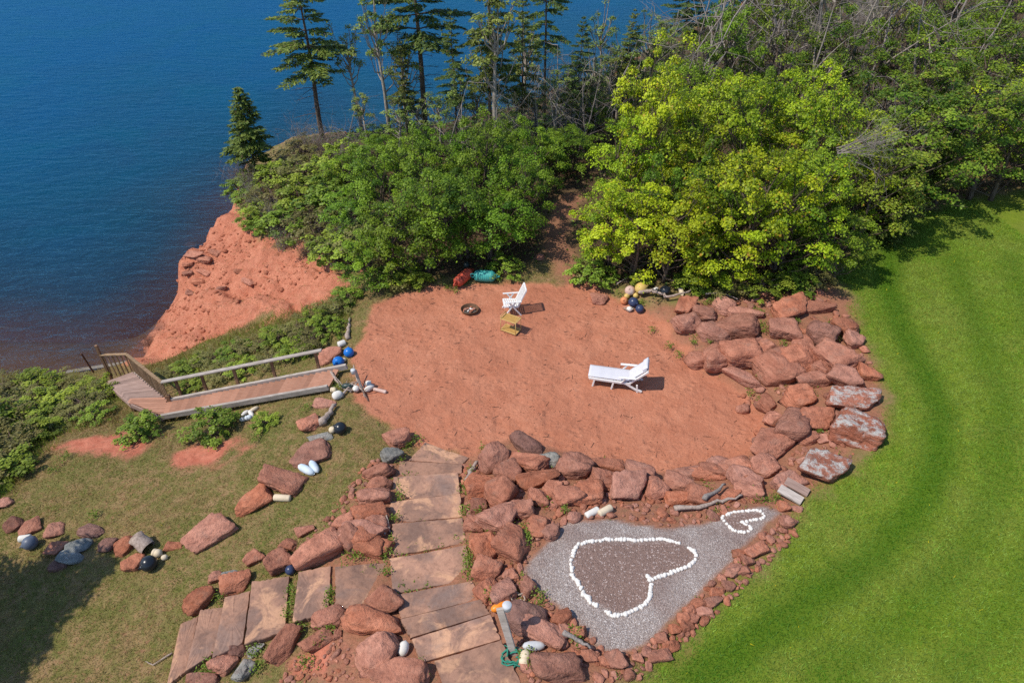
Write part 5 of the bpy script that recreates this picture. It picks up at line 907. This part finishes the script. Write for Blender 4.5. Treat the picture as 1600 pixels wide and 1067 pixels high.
for a in [(983.5,456,8,'pink','faded pinkish ball buoy left of the yellow ball'),(1000.5,453,9.6,'yellow','large faded yellow ball buoy on the rocks'),(974.5,471,6,'peach','peach orange ball buoy at the left of the ball cluster'),(979,464,4.5,'yellow','small yellow ball buoy between the pinkish and peach balls'),
          (993,463,4.2,'yellow','small orange-yellow ball just below the large yellow ball'),(989,474,8,'navy','dark blue ball buoy in the middle of the cluster'),(999,484,6.8,'navy','dull navy ball buoy lowest in the cluster by the sand'),(1038,457,8.8,'black','black ball buoy right of the yellow ball'),(983,484,4.5,'white','small white float lowest of the cluster beside the sand'),
          (546,552,8,'blue','upper bright blue ball buoy by the top of the stair'),(530,567,9,'blue','lower bright blue ball buoy touching the stair stringer'),(533,670,10,'black','black ball buoy on the grass below the driftwood log'),(520,672,5.6,'cream','small cream ball next to the black ball below the driftwood log'),(525,562,3.6,'white','small white float behind the lower blue ball'),(538,563,3.6,'cream','small cream float right behind the lower blue ball'),
          (51,848,11,'slate','blue-grey ball buoy in the lower left rock row'),(236,880,12.6,'black','shiny black ball buoy beside the hollow stump'),(729,415.5,5,'dkgreen','small dark ball in the bushes behind the red buoy'),(576,600,5,'white','small white ball beside the driftwood heap at the sand edge'),(557,608,5.4,'white','white ball under the leaning post in the driftwood heap'),(455,890,8,'navy','dark blue float with white tip wedged above the side steps')]: ball(*a)
for a in [(1063.5,454,17,8,70,'cream','pale lone float in the grass right of the black ball','egg'),(1023,453,12,7,-20,'white','white float with rope left of the black ball on the rocks','ring'),(534.5,537,12,10,-20,'white','short white float above the two blue balls','cyl'),(544,603,19,10,0,'dkgreen','dark green oval float in the driftwood heap','egg'),
          (528,617,17,14,-20,'white','big white float at the left of the driftwood heap','egg'),(522,609,11,9,0,'cream','cream float behind the big white float of the driftwood heap','ring'),(577.5,606,17,9,-32,'white','white bullet float in the right of the driftwood heap','egg'),(594,610,20,6,12,'pink','long slim whitish float pointing out on the sand','cyl'),
          (384,645,14,7,-35,'white','white float uppermost left in the heap beside the stair','egg'),(398,639,15,7,-30,'cream','cream float on the right of the heap beside the stair','egg'),(389,652,13,8,-20,'pale','pale blue and white float lowest in the heap beside the stair','ring'),(407,645,12,6,-20,'yellow','yellowish float at the right end of the heap beside the stair','egg'),(380,655,10,7,-10,'white','small white float at the left end of the heap beside the stair','egg'),(393,646,11,7,60,'white','white float in the middle of the heap beside the stair','ring'),
          (479.5,733,27,13,28,'pale','pale blue float, left one of the leaning pair in the grass row','egg'),(491.5,728,23,12,58,'pale','pale blue float, right one of the leaning pair in the grass row','egg'),(442,777,26,11,3,'cream','cream float lying alone below the broad flat boulder','cyl'),(41,840,19,11,-8,'white','white cylinder float behind the blue-grey ball','cyl'),
          (247,863,15,13,10,'cream','ringed cream float above the shiny black ball','ring'),(258,870,11,9,-15,'cream','small cream float right of the ringed one','egg'),(599,825,15,13,70,'greywhite','whitish egg float left of the straight steps','egg'),(631,1011,24,17,-72,'white','white egg float between boulder and lower straight steps','egg'),(834,1007,35,15,0,'greywhite','big white float on the brown boulders by the leaning post','egg'),
          (820,1025,26,17,-80,'cream','cream ribbed float standing by the foot of the leaning post','ring'),(925,800,22,11,-27,'white','left of two white floats at the top of the gravel','cyl'),(945,797,23,12,-30,'cream','right of two white floats at the top of the gravel','cyl')]: capsule(*a)
def can_buoy(u, v, wpx, hpx, ang, colr, label):
    """big ribbed trawl buoy: shouldered body, neck with an eye at each end"""
    c = G(u, v+hpx*.4); s = pxm(c); h = wpx*s/2; r = hpx*s*.5; a = math.radians(ang)
    e = on_level(u+math.cos(a)*20, v+math.sin(a)*20, c[2])-on_level(u-math.cos(a)*20, v-math.sin(a)*20, c[2]); yw = math.atan2(e[1], e[0])
    h = np.linalg.norm(e)*wpx/80; o = thing('trawl_buoy', label, 'buoy', (c[0], c[1], c[2]+r*.92), yw); pf = [(.001, -h*.72), (r*.5, -h*.72), (r*.8, -h*.66), (r*.97, -h*.5)]
    for i in range(7): x = -h*.45+i*h*.15; pf += [(r*1.0, x), (r*1.0, x+h*.10), (r*.965, x+h*.12), (r*.965, x+h*.14)]
    pf += [(r*.92, h*.64), (r*.66, h*.78), (r*.4, h*.84), (r*.36, h*.98), (.001, h)]
    b = MB().lathe(pf, 26, axis='x').build('body', PM[colr], o); MB().torus((-h*.85, 0, 0), r*.34, r*.15, (1, 0, 0), (0, 0, 1), 16, 7).build('eye', PM[colr], b); MB().torus((h*1.03, 0, 0), r*.22, r*.09, (1, 0, 0), (0, 1, 0), 12, 6).build('eye', PM[colr], b)
    MB().torus((-h*.42, 0, 0), r*1.01, r*.03, (0, 1, 0), (0, 0, 1), 24, 5).build('strap', PM['black'], b); return o
can_buoy(724, 433.5, 38, 17, -40, 'red', 'large faded red trawl buoy lying at the foot of the bushes'); can_buoy(756.5, 431, 42, 18, 2, 'teal', 'large teal trawl buoy lying beside the red one')
oc = capsule(783, 947, 34, 14, -24, 'orange', 'bright orange float beside the leaning grey post', 'egg', .05)
# posts with cups, ropes, driftwood
p0 = Vector(G(803, 1022)); tp_ = Vector(on_level(781, 950, p0.z+1.15))
dp = thing('leaning_post', 'leaning grey timber post beside the lower steps', 'post', p0); d_ = tp_-p0; d_ = d_.normalized()*min(d_.length, 1.7)
MB().beam(-d_*.15, d_, .15, .07, (0, -1, .3)).build('timber', M_WGREY, dp, .008); o = MB().lathe([(.001, .12), (.09, .12), (.10, .10), (.085, -.04), (.001, -.05)], 18).build('cup', PM['greywhite'], dp); o.location = d_*.98+Vector((.14, .03, 0))
p0 = Vector(G(567, 611)); dp = thing('leaning_post', 'thin leaning post with a grey cup at the sand end of the stair', 'post', p0); d_ = Vector((-.14, .05, .85))
MB().beam(Vector((.02, 0, -.2)), d_, .08, .06, (0, -1, 0)).build('timber', M_WGREY, dp, .006); o = MB().lathe([(.001, .1), (.075, .1), (.08, .08), (.07, -.06), (.001, -.07)], 16).build('cup', PM['greywhite'], dp); o.location = d_+Vector((-.06, -.04, -.04))
def rope(u, v, n, rad, spread, mat, label, th=.012, seed=1):
    r = np.random.default_rng(seed); c = G(u, v); mb = MB(); pts = []
    for i in range(n): a = i*.55; q = spread*(.4+.6*abs(math.sin(i*.37+seed))); pts.append((math.cos(a)*q+r.normal(0, .03), math.sin(a)*q*.8+r.normal(0, .03), .03+.12*abs(math.sin(i*.7))))
    mb.tube(pts, th, 5); return mb.build('rope_tangle', mat, None, label=label, cat='rope', loc=tuple(c))
rope(802, 1030, 46, .2, .26, PM['green'], 'tangle of green rope at the foot of the leaning grey post', .02, 3); rope(812, 938, 22, .1, .2, M_ROPE, 'pale rope knot beside the orange float', .016, 5); rope(984, 487, 20, .1, .22, M_ROPE, 'old rope coil under the ball cluster', .012, 9)
def drift(pts, r0, label, mat=None, name='driftwood', lift=.05, branch=0, seed=1):
    W_ = [Vector(G(u, v))+Vector((0, 0, lift+(q[0] if q else 0))) for u, v, *q in pts]; c = W_[0].copy(); rr = np.random.default_rng(seed); fine_ = []
    for a, b in zip(W_[:-1], W_[1:]):
        for k in range(4): fine_.append(a.lerp(b, k/4)-c+Vector(rr.normal(0, r0*.35, 3)))
    fine_.append(W_[-1]-c); m_ = len(fine_); mb = MB(); mb.tube(fine_, [r0*(1-.65*i/m_)*(1+.15*math.sin(i*1.7)) for i in range(m_)], 7)
    for b in range(branch): k = rr.integers(2, m_-1); e = fine_[k]+Vector(rr.normal(0, .3, 3)); e.z = abs(e.z)*.4+.05; mb.tube([fine_[k], (fine_[k]+e)/2+Vector((0, 0, .05)), e], [r0*.5, r0*.35, r0*.1], 5)
    return mb.build(name, mat or M_DRIFT, None, label=label, cat='driftwood', loc=tuple(c))
M_DRIFT = bark('driftwood_grey', (.22, .16, .13), (.50, .40, .34), 4)
drift([(998,468),(1010,463),(1022,463),(1038,471),(1055,470),(1078,462)], .085, 'long curved driftwood branch lying across the rocks below the black ball', lift=.25); drift([(920,442),(950,441),(990,443)], .04, 'thin dark driftwood stick left behind the yellow ball', M_BROWN)
drift([(962,450),(985,436),(1005,420)], .03, 'slim stick leaning up behind the pinkish ball', lift=.15); drift([(1052,800),(1090,797),(1130,786),(1158,778)], .07, 'long pale driftwood branch at the top edge of the gravel', lift=.12); drift([(1098,788),(1118,775),(1131,764)], .07, 'dark grey driftwood stick crossing above the pale branch', M_GREY, lift=.2)
drift([(899,786),(912,780),(925,776)], .06, 'short stub of driftwood above the two white floats', lift=.05); drift([(733,764),(736,740),(748,726)], .11, 'thick driftwood stub between the steps and the boulder bank', lift=.12); drift([(505,668),(514,652),(525,637)], .13, 'thick grey driftwood log in the grass row below the stair', lift=.12)
drift([(544,532),(545,514),(547,499)], .09, 'short driftwood log standing up above the blue balls', lift=.05); drift([(520,592,.25),(532,606),(548,613),(560,605,.2),(556,590,.5)], .045, 'bent driftwood branch in the heap at the top of the stair', branch=4, seed=4); drift([(534,622),(548,606,.1),(566,612,.1),(570,622)], .04, 'forked driftwood root in the heap at the top of the stair', branch=5, seed=6); drift([(566,612,.1),(575,628)], .03, 'short dark stick on the sand below the driftwood heap', M_BROWN)
drift([(878,1008,.2),(900,1016,.15),(921,1028,.1)], .06, 'grey weathered stick on the brown boulder below the gravel', M_GREY, lift=.3); drift([(600,795,.1),(606,815,.1),(610,835)], .03, 'thin stick beside the straight steps', lift=.1); drift([(270,1022),(240,1040),(228,1035)], .02, 'thin straw-coloured stick at the end of the side steps'); drift([(1100,470),(1125,468),(1150,478)], .03, 'straw-coloured stick behind the first boulders of the wall', lift=.3)
sg = G(226, 855); o = MB().lathe([(.20, -.22), (.22, -.1), (.19, .12), (.21, .24), (.15, .25), (.12, .18), (.11, -.1), (.001, -.12)], 14, axis='x').build('hollow_stump', M_DRIFT, None, label='hollow driftwood stump above the shiny black ball', cat='stump', loc=(sg[0], sg[1], sg[2]+.2)); o.rotation_euler = (0, -.35, math.radians(150))
for u, v, ang, mat, lab in ((1233, 779, 27, M_WGREY, 'grey plank offcut lying on the grass by the gravel tip'), (1243, 767, 25, M_WBROWN, 'brownish plank offcut behind the grey one by the gravel tip')):
    c = G(u, v); o = MB().box((0, 0, 0), (.62, .26, .06)).build('plank', mat if mat is M_WGREY else M_DECKG, None, .006, label=lab, cat='plank', loc=(c[0], c[1], c[2]+.16)); o.rotation_euler = (.12, .1, -math.radians(ang+12))
# bits of dead weed and twig trodden into the sand: nobody could count them
sp_ = scatter(1500, -7, 9, 11, 22, m_sand*(.25+1.5*np.clip(fbm(XX*.6, YY*.6+50, 3)+.35, 0, 1))); n = len(sp_); a = RNG.normal(.6, .5, n); Ls = .014+.11*RNG.random(n)**9; d = np.stack([np.cos(a), np.sin(a), np.zeros(n)], 1)*Ls[:, None]; w_ = np.stack([-np.sin(a), np.cos(a), np.zeros(n)], 1)*(.006+.006*RNG.random(n))[:, None]; z_ = np.array((0, 0, .014))
sp_[:, 2] += .006; V = np.stack([sp_-d-w_, sp_+d-w_, sp_+d+w_, sp_-d+w_, sp_+z_], 1).reshape(-1, 3); b_ = np.arange(n)[:, None]*5; F = np.concatenate([b_+np.array(q) for q in ((0, 1, 4), (1, 2, 4), (2, 3, 4), (3, 0, 4))])
o = link('sand_litter', mesh_np('sand_litter', V, F, M_RUST), kind='stuff'); o['label'] = 'specks of dead weed and twig on the red sand'; o['category'] = 'litter'
